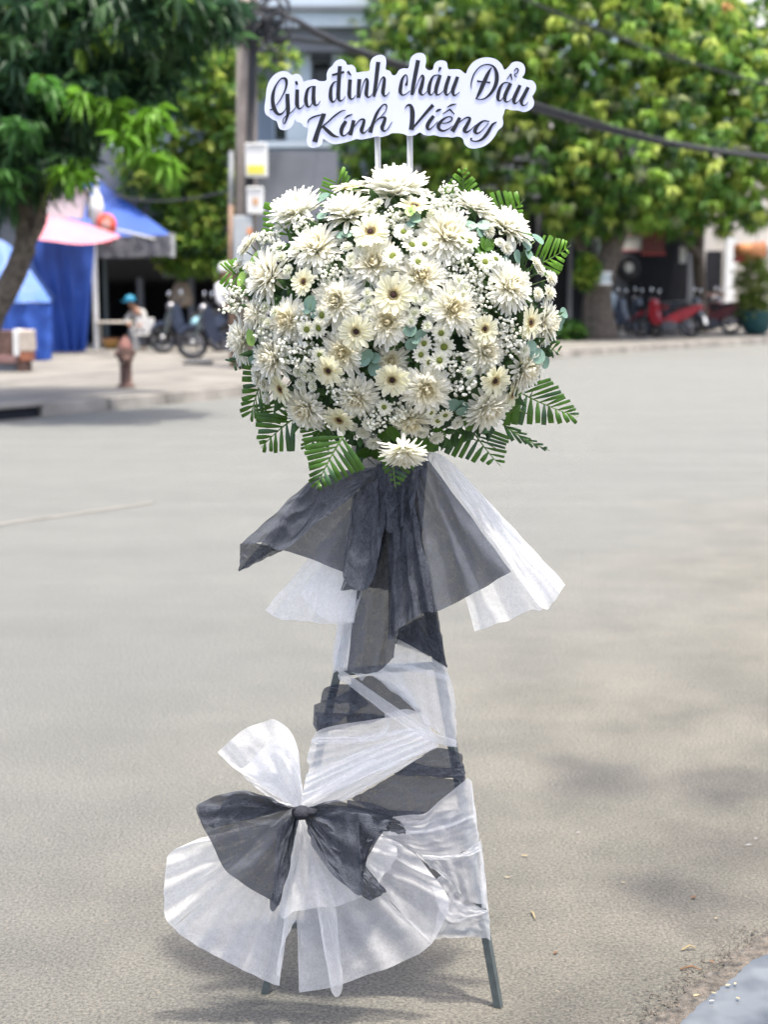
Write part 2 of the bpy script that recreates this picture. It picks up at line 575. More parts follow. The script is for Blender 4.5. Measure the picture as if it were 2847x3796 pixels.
# ---- near gutter: water, wet dirt, kerb and pavement beyond the frame
def water_material():
    m, nt, p, out = _nodes('gutter_water')
    L = nt.links.new
    tc = _n(nt, 'ShaderNodeTexCoord'); nz = _n(nt, 'ShaderNodeTexNoise'); nz.inputs['Scale'].default_value = 9
    L(tc.outputs['Object'], nz.inputs['Vector'])
    rp = _ramp(nt, [(.35, (.06, .065, .068)), (.62, (.13, .14, .142))]); L(nz.outputs['Fac'], rp.inputs['Fac'])
    L(rp.outputs[0], p.inputs['Base Color'])
    p.inputs['Roughness'].default_value = .07
    p.inputs['Specular IOR Level'].default_value = .55
    b = _n(nt, 'ShaderNodeBump'); b.inputs['Strength'].default_value = .04; b.inputs['Distance'].default_value = .01
    n2 = _n(nt, 'ShaderNodeTexNoise'); n2.inputs['Scale'].default_value = 25; L(tc.outputs['Object'], n2.inputs['Vector'])
    L(n2.outputs['Fac'], b.inputs['Height']); L(b.outputs[0], p.inputs['Normal'])
    return m
MAT['water'] = water_material()
MAT['wetdirt'] = mat('wet_dirt', (.05, .046, .040), .6, .5, 60, .8, 90, c2=(.085, .078, .066))
edge = [CD and C7(*p) for p in [(1080, 1900), (1180, 1737), (1235, 1665), (1290, 1600), (1370, 1545), (1450, 1500), (1560, 1410), (1659, 1335), (1800, 1245)]]
ew = [gnd(x, y) for x, y in edge]
ew = [Vector((p[0], p[1], 0)) for p in resample([(p.x, p.y) for p in ew], 70)]
ew = [p + Vector((fb(p.x * 9, p.y * 9) * .022 + fb(p.x * 40, p.y * 40) * .01, fb(p.x * 9 + 7, p.y * 9) * .012, 0)) for p in ew]
rd = (ew[-1] - ew[0]).normalized(); rn = Vector((rd.y, -rd.x, 0))
wpoly = [p + Vector((0, 0, .008)) for p in ew] + [ew[-1] + rd * 2.5 + rn * .1 + Vector((0, 0, .008)), ew[-1] + rd * 2.5 + rn * .55 + Vector((0, 0, .008)), ew[0] + rn * .62 - rd * 1.2 + Vector((0, 0, .008)), ew[0] - rd * 1.2 + Vector((0, 0, .008))]
tag(MB().prism(wpoly, (0, 0, -.004)).build('puddle_water', MAT['water']), kind='structure')
# wet silt under and beside the water
silt = [p - rn * (.055 + .04 * fb(p.x * 7, p.y * 7, 3) + .02 * fb(p.x * 30, p.y * 30, 9)) + Vector((0, 0, .004)) for p in ew]
spoly = silt + [ew[-1] + rd * 2.6 + rn * .05 + Vector((0, 0, .004)), ew[-1] + rd * 2.6 + rn * .58 + Vector((0, 0, .004)), ew[0] + rn * .66 - rd * 1.3 + Vector((0, 0, .004)), ew[0] - rd * 1.3 + Vector((0, 0, .004))]
tag(MB().prism(spoly, (0, 0, -.003)).build('wet_silt', MAT['wetdirt']), kind='structure')
kb0, kb1 = ew[0] + rn * .68 - rd * 4, ew[-1] + rn * .60 + rd * 45
MB_k = MB().prism([kb0, kb1, kb1 + rn * .15, kb0 + rn * .15], (0, 0, .14))
tag(MB_k.build('near_kerb', MAT['kerb']), kind='structure')
MB_p = MB().prism([kb0 + rn * .155, kb1 + rn * .155, kb1 + rn * 9, kb0 + rn * 9], (0, 0, .136))
tag(MB_p.build('near_pavement', MAT['pave']), kind='structure')

def chips(n, place, size, m, name, flat=.35, seed=1, kind='stuff', label=None, cat=None):
    r = random.Random(seed)
    mb = MB()
    for _ in range(n):
        p = place(r)
        sz = size * r.uniform(.35, 1.3)
        k = r.choice((4, 5, 6)); a0 = r.uniform(0, 6.3); st = r.uniform(1, 2.4); az = r.uniform(0, 6.3)
        ring = []
        for j in range(k):
            a = a0 + 6.283 * j / k
            x, y = math.cos(a) * sz * st * r.uniform(.7, 1.1), math.sin(a) * sz * r.uniform(.7, 1.1)
            ring.append(Vector((p.x + x * math.cos(az) - y * math.sin(az), p.y + x * math.sin(az) + y * math.cos(az), p.z - .001)))
        top = Vector((p.x, p.y, p.z + sz * flat * r.uniform(.6, 1.6)))
        mb.add(ring + [top], [(j, (j + 1) % k, k) for j in range(k)])
    o = mb.build(name, m)
    return tag(o, label, cat, None, kind)
MAT['chip'] = mat('dark_debris', (.05, .045, .038), .8, .5, 30, c2=(.12, .10, .08))
MAT['chip2'] = mat('pale_grit', (.24, .21, .165), .85, .4, 40)
def along(r):
    i = r.randrange(len(ew)); q = abs(r.gauss(0, .05)) - .005
    return ew[i] - rn * q + rd * r.uniform(-.03, .03) + Vector((0, 0, .005))
chips(3000, along, .0020, MAT['chip'], 'gutter_debris', .35, 3, label='dark wet crumbs of leaf and soil lining the puddle edge', cat='debris')
def inroad(r):
    y = 2.8 + r.random() ** 2 * 3.2
    x = r.uniform(-1, 1) * .3 * y + r.random() ** 2 * .2
    return Vector((x, y, 0.001))
chips(500, inroad, .0021, MAT['chip2'], 'road_grit', .5, 4, label='pale loose grit scattered over the near asphalt', cat='grit')

# a few leaves, petals and twigs lying about
def leaf_flat(name, label, x, y, L_, W_, az, c, z=.012, cat='leaf', grp=None):
    p = gnd(x, y)
    mb = MB()
    vs, fs = [], []
    for i in range(6):
        t = i / 5; w = W_ * math.sin(math.pi * min(1, t * .92 + .04)) ** .8
        h = .25 * L_ * (t - .5) ** 2
        for k in (-1, 0, 1):
            vs.append(Vector(((t - .5) * L_, k * w * .5, h + abs(k) * w * .22)))
    for i in range(5):
        for k in range(2):
            a = i * 3 + k
            fs.append((a, a + 1, a + 4, a + 3))
    Rz = Matrix.Rotation(az, 3, 'Z')
    mb.add([Rz @ v + Vector((p.x, p.y, z)) for v in vs], fs)
    o = mb.build(name, c)
    own(o, (p.x, p.y, z))
    return tag(o, label, cat, grp)
MAT['drypetal'] = mat('cream_petal', (.30, .26, .16), .6, .15, 60)
MAT['dryleaf'] = mat('dry_brown_leaf', (.14, .075, .035), .7, .3, 40)
MAT['scrap'] = mat('dull_white_scrap', (.30, .295, .28), .6, .1, 40)
MAT['straw'] = mat('straw', (.30, .24, .13), .7, .2, 40)
for k, (lab, cx, cy, l, w, az, m, cat) in enumerate([
    ('cream petal floating highest on the puddle near its left bank', 1425, 1545, .022, .012, .3, 'drypetal', 'petal'),
    ('cream petal lying just right of the highest one on the puddle', 1468, 1535, .018, .010, 1.2, 'drypetal', 'petal'),
    ('small cream petal floating mid puddle below the pair', 1484, 1622, .017, .012, 2.2, 'drypetal', 'petal'),
    ('white sliver of petal floating at the puddle bank', 1330, 1637, .020, .009, .2, 'scrap', 'petal'),
    ('greenish petal floating beside the white sliver', 1342, 1590, .020, .008, 2.7, 'straw', 'petal'),
    ('dark crumpled leaf on the asphalt above the puddle', 1225, 1002, .030, .018, .8, 'dryleaf', 'leaf'),
    ('pale yellow petal on the asphalt near the puddle bank', 1357, 1125, .020, .013, .9, 'drypetal', 'petal'),
    ('white scrap on the asphalt at the right frame edge', 1548, 694, .030, .016, .2, 'scrap', 'scrap'),
    ('smaller white scrap on the asphalt above the other one', 1590, 656, .022, .013, .8, 'scrap', 'scrap'),
    ('white speck of petal on the open road right of the stand', 547, 620, .018, .013, .4, 'scrap', 'petal'),
    ('pale scrap of leaf right of the stand on the road', 130, 884, .028, .012, 2.9, 'drypetal', 'leaf'),
    ('dry curled leaf on the road right of the white wrap', 230, 757, .034, .014, 2.9, 'straw', 'leaf'),
    ('cream petal on the road between stand and puddle', 810, 915, .018, .012, .2, 'drypetal', 'petal'),
    ('brown leaf flake lying on the road near the stand', 410, 1328, .026, .014, 1.0, 'dryleaf', 'leaf'),
    ('russet leaf fragment on the sunlit patch by the puddle', 1330, 1380, .026, .013, 2.0, 'dryleaf', 'leaf'),
    ('tan leaf fragment beside the twig near the puddle', 1240, 1580, .028, .014, .5, 'straw', 'leaf')]):
    x, y = C7(cx, cy)
    leaf_flat('fallen_' + cat, lab, x, y, l * .6, w * .6, az, MAT[m], .014 if k < 5 else .004, cat)
for lab, pts in [('thin brown twig lying on the dusty asphalt above the puddle', [(1145, 1424), (1210, 1420), (1270, 1428)]),
                 ('bleached straw stalk arching on the sunlit dust', [(1155, 1310), (1200, 1298), (1238, 1300)]),
                 ('short pale straw lying on the road beside the stand leg', [(268, 1085), (280, 1105), (292, 1128)])]:
    q = [gnd(*C7(*p)) + Vector((0, 0, .004 + .006 * (i == 1))) for i, p in enumerate(pts)]
    o = MB().tube(q, [.0022, .0025, .0012], 5).build('fallen_twig', MAT['dryleaf'] if 'brown' in lab else MAT['straw'])
    own(o, q[0]); tag(o, lab, 'twig')
# ================================================================ BACKGROUND
def rect(mb, x0, y0, x1, y1, Y, depth, mi=0):
    """a block whose front face spans these photo pixels at distance Y"""
    a, b = pix(x0, y1, Y), pix(x1, y0, Y)
    mb.box(((a.x + b.x) / 2, Y + depth / 2, (a.z + b.z) / 2), (abs(b.x - a.x), depth, abs(b.z - a.z)), mi=mi)
    return mb
def part(name, m, parent, x0, y0, x1, y1, Y, depth):
    return rect(MB(), x0, y0, x1, y1, Y, depth).build(name, m, parent)

# ---- blue-grey building behind the utility pole
g = pix(1000, 1290, 38)
bl = thing('apartment_building', 'blue grey apartment building with balconies behind the utility pole', 'building', (g.x, 38, .15))
part('wall', MAT['paleblue'], bl, 600, -900, 1440, 1290, 40, 8)
part('floor_slab', MAT['greywall'], bl, 600, 98, 1420, 190, 38.2, 1.75)
pp = part('parapet', MAT['ltblue'], bl, 955, 36, 1415, 98, 38, .2)
part('rail', MAT['greywall'], pp, 950, 27, 1420, 38, 37.9, .3)
part('upper_panel', MAT['ltblue'], bl, 955, -60, 1415, 20, 38.4, .2)
pp = part('parapet', MAT['paleblue'], bl, 950, 545, 1225, 652, 38, .2)
part('rail', MAT['ltblue'], pp, 945, 524, 1232, 546, 37.9, .3)
part('floor_slab', MAT['greywall'], bl, 600, 652, 1420, 672, 38.1, 1.85)
part('column', MAT['ltblue'], bl, 1060, 190, 1150, 524, 38.6, .5)
part('column', MAT['ltblue'], bl, 1232, 170, 1270, 524, 38.6, .4)
w = part('window', MAT['ltblue'], bl, 1010, 380, 1075, 524, 39.9, .08)
part('pane', MAT['glass'], w, 1020, 395, 1066, 515, 39.86, .03)
w = part('window', MAT['ltblue'], bl, 1155, 220, 1228, 470, 39.9, .08)
part('pane', MAT['glass'], w, 1163, 235, 1220, 460, 39.86, .03)
w = part('window', MAT['ltblue'], bl, 660, 330, 760, 470, 39.9, .08)
part('pane', MAT['glass'], w, 672, 345, 748, 455, 39.86, .03)
part('shopfront_shade', MAT['dark'], bl, 1115, 672, 1420, 1285, 39.9, .08)  # flat black panel; the unlit shop inside is painted as colour
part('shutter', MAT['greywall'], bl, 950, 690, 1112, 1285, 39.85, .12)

# ---- dim open shop house at the left
sh = thing('shop_house', 'dim open fronted shop house behind the hydrant', 'building', (pix(640, 1290, 33).x, 33, .15))
part('back_wall', MAT['dark'], sh, 250, 900, 1250, 1300, 38, .2)  # room surfaces coloured near black to carry the dimness inside
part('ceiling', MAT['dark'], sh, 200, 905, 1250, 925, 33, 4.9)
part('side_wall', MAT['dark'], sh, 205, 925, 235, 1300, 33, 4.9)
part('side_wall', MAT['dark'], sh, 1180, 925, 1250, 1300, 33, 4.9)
part('lintel', MAT['greywall'], sh, 200, 560, 1250, 955, 32.8, .19)
part('sign_band', MAT['greywall'], sh, 600, 975, 800, 1030, 32.6, .15)
for x in (512, 700):
    part('pillar', MAT['greywall'], sh, x, 1030, x + 14, 1290, 33.2, .25)
lg = thing('cloth_bag', 'pale beige cloth bag hanging in the dim shop', 'bag', pix(672, 1045, 33))
mb = MB()
c = pix(672, 1090, 32.5)
mb.lathe([(.02, .30), (.14, .24), (.20, .1), (.25, -.1), (.24, -.22), (.1, -.28)], c, 14)
mb.build('pouch', mat('beige_cloth', (.30, .24, .18), .8, .15, 6), lg, True)
MB().tube([c + Vector((-.04, 0, .28)), c + Vector((0, .05, .42)), c + Vector((.04, 0, .28))], .012, 6).build('strap', MAT['black'], lg)

# ---- terrace behind the left mango
te = thing('terrace_house', 'grey terrace of houses in shade behind the left mango tree', 'building', (-24, 42, .15))
MB().box((-26, 46, 4.2), (34, 8, 8.2)).build('wall', MAT['greywall'], te)
MB().box((-26, 41.9, 8.4), (34.6, 9, .3)).build('roof_slab', MAT['paleblue'], te)
for k in range(8):
    x = -41 + k * 4.1
    w = MB().box((x, 41.96, 5.6), (1.7, .1, 1.6)).build('window', MAT['ltblue'], te)
    MB().box((x, 41.9, 5.6), (1.5, .06, 1.4)).build('pane', MAT['glass'], w)
    MB().box((x, 41.96, 1.5), (2.9, .1, 2.7)).build('shutter', MAT['paleblue'] if k % 3 else MAT['dark'], te)

# ---- right hand shop row and pale house behind the crown
rs = thing('shop_row', 'row of dim shop fronts shaded by the mango crown', 'building', (pix(2000, 1250, 42).x, 42, .15))
part('wall', MAT['greywall'], rs, 1430, 500, 2590, 1250, 42.4, 3)
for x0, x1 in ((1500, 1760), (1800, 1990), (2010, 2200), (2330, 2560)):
    part('opening', MAT['dark'], rs, x0, 740, x1, 1235, 42.2, .3)  # solid black blocks on the wall; interior shade is in the colour
for x0, x1 in ((1770, 1795), (2103, 2130), (2230, 2262)):
    part('column', MAT['greywall'], rs, x0, 700, x1, 1240, 42.0, .35)
part('awning_board', MAT['greywall'], rs, 1480, 690, 2560, 735, 41.6, .5)
rh = thing('pale_house', 'cream house half hidden behind the right mango crown', 'building', (pix(2700, 1220, 54).x, 54, .15))
part('wall', MAT['cream'], rh, 2560, 500, 3400, 1225, 54, 6)
part('upper_wall', MAT['cream'], rh, 1850, 380, 2560, 760, 53.5, 4)
for x in (1930, 2080, 2230):
    w = part('window', MAT['whitep'], rh, x, 560, x + 80, 690, 53.4, .08)
    part('pane', MAT['glass'], w, x + 8, 570, x + 72, 680, 53.35, .03)
w = part('doorway_shade', MAT['dark'], rh, 2612, 930, 2680, 1215, 53.9, .08)  # flat black panel painted as the shade of a doorway
part('column', MAT['whitep'], rh, 2685, 880, 2730, 1220, 53.2, .4)
part('column', MAT['greywall'], rh, 2560, 900, 2600, 1220, 53.2, .4)
part('gate_rail', MAT['rust'], rh, 2600, 1085, 2690, 1100, 53, .1)
part('tall_wall', MAT['whitep'], rh, 2600, -700, 3400, 380, 58, 5)

aw = thing('awning', 'orange rolled awning above the potted bush at the right', 'awning', pix(2790, 960, 40))
a, b = pix(2728, 935, 40), pix(2838, 925, 40)
MB().tube([a, b], .22, 14).build('canvas_roll', MAT['orange'], aw, True)
MB().tube([b, b + Vector((.12, 0, 0))], .225, 14).build('end_cap', MAT['whitep'], aw)
part('red_trim', MAT['red'], aw, 2722, 955, 2830, 972, 39.8, .1)
for x in (2740, 2820):
    MB().tube([pix(x, 935, 40.1), pix(x, 930, 45)], .03, 6).build('bracket', MAT['steel'], aw)

def board(name, label, cat, x0, y0, x1, y1, Y, m, trim=None, hang=None):
    t = thing(name, label, cat, pix((x0 + x1) / 2, y1, Y))
    part('panel', m, t, x0, y0, x1, y1, Y, .08)
    if trim: part('frame', trim, t, x0 - 4, y0 - 5, x1 + 4, y0 + 3, Y - .02, .12)
    if trim: part('frame', trim, t, x0 - 4, y1 - 3, x1 + 4, y1 + 5, Y - .02, .12)
    if hang: MB().tube([pix((x0 + x1) / 2, y0, Y + .04), pix((x0 + x1) / 2, y0, Y + hang)], .03, 6).build('bracket', MAT['steel'], t)
    return t
board('signboard', 'dark red signboard under the mango crown left of the pillars', 'sign', 2384, 868, 2466, 940, 40.5, MAT['maroon'], MAT['red'], 1.5)
board('signboard', 'pale pink and white signboard beside the dark red one', 'sign', 2308, 872, 2380, 928, 40.6, MAT['whitep'], MAT['pink'], 1.5)
board('signboard', 'pale green panel standing left of the thick trunk', 'sign', 2216, 885, 2262, 968, 40.4, mat('pale_green_panel', (.36, .46, .42), .6, .1, 3), MAT['whitep'], 1.6)
board('signboard', 'narrow white notice plate on the pillar right of the trunk', 'sign', 2522, 915, 2547, 975, 40.8, MAT['whitep'], None, 1.4)
board('notice_plate', 'pale blue grey notice plate fixed on the thick trunk', 'sign', 2214, 1012, 2266, 1050, 35.2, mat('pale_plate', (.45, .52, .54), .6, .08, 3), MAT['whitep'], .5)

wh = thing('spare_wheel', 'spare tyre with pale hub hung in the dim shop behind the red scooter', 'wheel', pix(2328, 1000, 41))
c = pix(2328, 992, 41); rx = Matrix.Rotation(R(80), 3, 'X') @ Matrix.Rotation(R(25), 3, 'Y')
MB().torus(c, .25, .13, rx, 24, 10).build('tyre', MAT['black'], wh, True)
MB().lathe([(.05, .09), (.16, .07), (.2, .03), (.2, -.05)], c, 18, rx).build('rim', MAT['whitep'], wh, True)
MB().tube([c + Vector((0, .1, 0)), c + Vector((0, 1.1, 0))], .04, 6).build('bracket', MAT['steel'], wh)

# ---- utility pole with boxes, tubes and cables
PY = 24.0
pb = gnd(925, 1420, .15)
pole = thing('utility_pole', 'grey concrete utility pole strung with black cables behind the flowers', 'utility pole', (pix(915, 900, PY).x, PY, .15))
MB().tube([Vector((pix(903, 1300, PY).x, PY, .10)), pix(912, 700, PY), pix(918, -250, PY)], [.185, .175, .155], 14).build('shaft', MAT['concretepole'], pole, True)
for k, (xa, xb, r_) in enumerate(((952, 938, .028), (940, 948, .02), (930, 926, .022))):
    MB().tube([pix(xa, 80, PY - .16), pix(xa - 8, 330, PY - .17), pix(xb - 12, 560, PY - .17), pix(xb - 15, 1000, PY - .17)], r_, 7).build('cable_riser', MAT['cable'], pole)
for y in (372, 492):
    c = pix(914, y, PY)
    MB().torus(c, .152, .012, None, 18, 6).build('band', MAT['steel'], pole)
p = thing('conduit_pipe', 'slender brown and white pipe standing beside the utility pole', 'pipe', (pix(853, 900, PY - .1).x, PY - .1, .15))
MB().tube([Vector((pix(853, 900, PY - .1).x, PY - .1, .05)), pix(855, 760, PY - .1)], .042, 10).build('lower_tube', mat('brown_pipe', (.26, .17, .12), .7, .2, 6), p, True)
MB().tube([pix(855, 760, PY - .1), pix(857, 560, PY - .1)], .040, 10).build('upper_tube', MAT['pipe'], p, True)
for x0, y0, x1, y1, lab, lm, ly in ((909, 530, 988, 655, 'white meter box with yellow label strip strapped on the utility pole', MAT['yellow'], (612, 645)),
                                   (914, 692, 974, 792, 'smaller white box with orange spot below the meter box on the pole', mat('faded_orange', (.62, .36, .18), .6, .1, 6), (735, 760))):
    t = thing('meter_box', lab, 'meter box', pix((x0 + x1) / 2, y1, PY - .3), 'boxes strapped on the utility pole')
    a, b = pix(x0, y1, PY - .36), pix(x1, y0, PY - .36)
    MB().box(((a.x + b.x) / 2, PY - .26, (a.z + b.z) / 2), (b.x - a.x, .2, b.z - a.z), bev=.015).build('case', MAT['whitep'], t)
    q = rect(MB(), x0 + 8 if lm is MAT['yellow'] else x0 + 22, ly[0], x1 - 8 if lm is MAT['yellow'] else x0 + 42, ly[1], PY - .368, .01).build('label_strip', lm, t)
    rect(MB(), x0 + 4, y0 + 4, x1 - 4, y0 + 9, PY - .375, .02).build('lid_edge', MAT['pipe'], t)
    MB().tube([pix((x0 + x1) / 2 - 20, y1, PY - .2), pix((x0 + x1) / 2 - 28, y1 + 30, PY - .2), pix((x0 + x1) / 2 - 15, y1 + 60, PY - .2)], .015, 6).build('cable', MAT['cable'], t)
bx = thing('junction_box', 'pale blue grey junction box low on the utility pole', 'box', pix(885, 1000, PY - .3))
a, b = pix(866, 1000, PY - .34), pix(932, 800, PY - .34)
MB().box(((a.x + b.x) / 2, PY - .24, (a.z + b.z) / 2), (b.x - a.x, .2, b.z - a.z), bev=.015).build('case', mat('pale_grey_box', (.42, .45, .46), .5, .1, 4), bx)
rect(MB(), 915, 845, 933, 870, PY - .35, .01).build('label_strip', MAT['orange'], bx)

def cable_run(name, label, pts, n, spread, r_, seed):
    r = random.Random(seed)
    P = [pix(*q) for q in pts]
    t = thing(name, label, 'cables', P[0])
    base = resample([tuple(p) for p in P], 30)
    for k in range(n):
        ph, a = r.uniform(0, 6), r.uniform(.3, 1)
        ox, oz = r.gauss(0, spread * .5), r.gauss(0, spread)
        L_ = []
        for i, p in enumerate(base):
            u = i / 29
            wv = .4 + .6 * math.sin(math.pi * u)
            L_.append(Vector((p[0], p[1] + ox, p[2] + oz * wv + spread * .5 * a * math.sin(ph + u * 7))))
        MB().tube(L_, r_ * r.uniform(.7, 1.3), 6).build('cable', MAT['cable'], t)
    return t
cable_run('cable_bundle', 'thick sagging bundle of black cables running from the pole past the sign', [(930, 10, 23.9), (1095, 75, 24.4), (1222, 145, 25), (1433, 225, 26), (1985, 398, 28), (2450, 525, 29.5), (2900, 592, 31)], 11, .045, .024, 1)
cable_run('cable_bundle', 'bundle of black cables crossing the left mango tree towards the pole', [(-120, 30, 19), (150, 62, 20), (450, 70, 21.5), (700, 78, 22.8), (930, 95, 23.8)], 8, .05, .022, 2)
cable_run('cable_bundle', 'level bundle of dark cables leaving the pole for the balcony', [(860, 125, 23.8), (1000, 135, 25), (1150, 150, 29), (1300, 165, 37.9)], 6, .03, .02, 3)
cable_run('cable_bundle', 'single thin dark wire slanting over the right mango crown', [(1860, -40, 27), (2100, 60, 27.5), (2305, 138, 28), (2480, 205, 28.4), (2900, 330, 30)], 2, .015, .014, 4)
cable_run('cable_bundle', 'thin pale wire sagging from the blue canopy to the pole', [(420, 722, 27.3), (560, 742, 26), (700, 735, 25), (845, 708, 23.9)], 1, .005, .014, 5)
tn = thing('cable_tangle', 'dark coiled tangle of cables at the top of the utility pole', 'cables', pix(950, 120, PY - .2))
r = random.Random(5)
for k in range(24):
    c = pix(r.uniform(895, 1040), r.uniform(20, 175), PY - .25)
    rt = Matrix.Rotation(R(90) + r.uniform(-.5, .5), 3, 'X') @ Matrix.Rotation(r.uniform(-.6, .6), 3, 'Y')
    MB().torus(c, r.uniform(.12, .26), .017, rt, 20, 6).build('coil', MAT['cable'], tn)
part('splice_box', MAT['black'], tn, 925, 70, 985, 100, PY - .3, .12)
part('cross_arm', MAT['steel'], tn, 860, 118, 1030, 128, PY - .18, .08)

# ---- trees
def leaf_mesh(name, C, cols, nleaf, Ln, Wd, droop=(-70, 15), seed=0):
    rs_ = np.random.RandomState(seed)
    N = len(C)
    M = N * nleaf
    base = np.repeat(C, nleaf, 0)
    az = (np.tile(np.arange(nleaf) / nleaf * 2 * np.pi, N) + rs_.uniform(0, 6.28, M) * .35 + np.repeat(rs_.uniform(0, 6.28, N), nleaf))
    el = np.radians(rs_.uniform(droop[0], droop[1], M))
    ln = Ln * rs_.uniform(.65, 1.25, M)
    wd = Wd * rs_.uniform(.7, 1.2, M)
    d = np.stack([np.cos(el) * np.cos(az), np.cos(el) * np.sin(az), np.sin(el)], 1)
    sd = np.stack([-np.sin(az), np.cos(az), np.zeros(M)], 1)
    b = base + d * (ln * .08)[:, None]
    mid = base + d * (ln * .48)[:, None] + np.array([0, 0, 1]) * (ln * .07)[:, None]
    tip = base + d * ln[:, None] - np.array([0, 0, 1]) * (ln * rs_.uniform(.05, .3, M))[:, None]
    V = np.empty((M, 4, 3))
    lift = np.array([0, 0, 1]) * (wd * .25)[:, None]
    V[:, 0] = b; V[:, 1] = mid + sd * (wd / 2)[:, None] + lift; V[:, 2] = tip; V[:, 3] = mid - sd * (wd / 2)[:, None] + lift
    F = np.empty((M, 2, 3), int)
    i0 = np.arange(M) * 4
    F[:, 0] = np.stack([i0, i0 + 1, i0 + 2], 1); F[:, 1] = np.stack([i0, i0 + 2, i0 + 3], 1)
    me = bpy.data.meshes.new(name)
    me.vertices.add(M * 4); me.vertices.foreach_set('co', V.reshape(-1))
    me.loops.add(M * 6); me.loops.foreach_set('vertex_index', F.reshape(-1).astype(np.int32))
    me.polygons.add(M * 2); me.polygons.foreach_set('loop_start', (np.arange(M * 2) * 3).astype(np.int32))
    me.update(calc_edges=True)
    cc = np.repeat(np.repeat(cols, nleaf, 0) * rs_.uniform(.8, 1.2, (M, 1)), 4, 0)
    at = me.color_attributes.new('tint', 'FLOAT_COLOR', 'POINT')
    at.data.foreach_set('color', np.c_[cc, np.ones(M * 4)].reshape(-1))
    me.materials.append(MAT['leaf'])
    return me
def blob_points(blobs, rs_, dens=1.0):
    """blobs: x, y px, Y, rx, ry px, depth m, count"""
    out = []
    for (x, y, Y, rx, ry, rd_, n) in blobs:
        c = np.array(pix(x, y, Y)); k = Y / F_PX
        if Y < 8: c = np.array((x, Y, y)); k = 1.0        # already in metres
        n = int(n * dens)
        u = rs_.normal(size=(n, 3)); u /= np.linalg.norm(u, axis=1)[:, None]
        rr = rs_.uniform(.35, 1.06, n) ** .7
        out.append(c + u * rr[:, None] * np.array([rx * k, rd_, ry * k]))
    return np.vstack(out)
def pick(rs_, n, pal, wts):
    return np.array(pal)[rs_.choice(len(pal), n, p=np.array(wts) / sum(wts))]
def tree(label, base, limbs, blobs, leaf, pal, wts, seed, shape=None, special=None):
    rs_ = np.random.RandomState(seed)
    t = thing('tree', label, 'tree', base)
    for nm, pts, rad in limbs:
        P = resample([tuple(p) for p in pts], max(6, 4 * len(pts)))
        rr = np.interp(np.linspace(0, 1, len(P)), np.linspace(0, 1, len(rad)), rad)
        q = [Vector(p) + Vector((fb(p[2] * 3, k, 1) * .03, 0, 0)) for k, p in enumerate(P)]
        MB().tube(q, [float(a * (1 + .15 * fb(k * .9, seed))) for k, a in enumerate(rr)], 12).build(nm, MAT['bark'], t, True)
    C = blob_points(blobs, rs_)
    cols = pick(rs_, len(C), pal, wts)
    if special:
        for (blob, c, n) in special:
            Cs = blob_points([blob + (n,)], rs_)
            C = np.vstack([C, Cs]); cols = np.vstack([cols, np.tile(np.array(c), (n, 1))])
    me = leaf_mesh('crown', C - np.array(t.location), cols, leaf[0], leaf[1], leaf[2], leaf[3], seed)
    link('crown', me, t, 'stuff')
    return t
DARK, MID, LIT, YEL, ORG = (.045, .10, .036), (.11, .235, .05), (.28, .45, .07), (.50, .60, .13), (.55, .32, .12)  # leaf tones; LIT and YEL put sunlit highlights into the colour
# left mango, close to the kerb
bs = gnd(-230, 1500, .15); Y = bs.y
tree('leaning mango tree with long drooping dark leaves at the left edge', bs,
     [('trunk', [bs, pix(-110, 1330, Y), pix(0, 1115, Y), pix(60, 1000, Y), pix(92, 880, Y), pix(80, 700, Y), pix(60, 450, Y)], [.20, .17, .14, .13, .115, .10, .06]),
      ('branch', [pix(82, 960, Y), pix(120, 880, Y - .05), pix(150, 800, Y - .1), pix(175, 650, Y - .2), pix(300, 400, Y - .2)], [.075, .065, .055, .045, .02]),
      ('branch', [pix(85, 720, Y), pix(20, 520, Y), pix(-60, 300, Y)], [.08, .07, .04])],
     [(120, 120, Y, 330, 330, 1.1, 250), (540, 60, Y - .3, 330, 190, 1.0, 170), (40, 540, Y - .2, 190, 210, .9, 120), (380, 330, Y - .2, 240, 170, .8, 110),
      (730, 10, Y - .2, 180, 100, .7, 60), (220, 590, Y - .5, 120, 70, .5, 30), (-150, 400, Y, 260, 500, 1.2, 130), (250, 180, Y + 1.6, 420, 330, .5, 330), (130, 480, Y + 1.2, 230, 170, .4, 120)],
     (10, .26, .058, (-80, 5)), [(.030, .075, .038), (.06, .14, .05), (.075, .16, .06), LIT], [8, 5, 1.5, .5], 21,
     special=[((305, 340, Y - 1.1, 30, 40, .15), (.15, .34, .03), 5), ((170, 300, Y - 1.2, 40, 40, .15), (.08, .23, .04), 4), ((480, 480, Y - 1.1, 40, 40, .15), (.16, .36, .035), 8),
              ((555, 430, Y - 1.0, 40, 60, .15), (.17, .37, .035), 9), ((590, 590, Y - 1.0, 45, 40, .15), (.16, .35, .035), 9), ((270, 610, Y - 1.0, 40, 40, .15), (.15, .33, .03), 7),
              ((430, 400, Y - 1.0, 40, 40, .15), (.14, .31, .03), 7), ((80, 470, Y - 1.0, 50, 40, .15), (.07, .19, .05), 6), ((30, 640, Y - 1.0, 40, 50, .15), (.07, .2, .04), 5)])
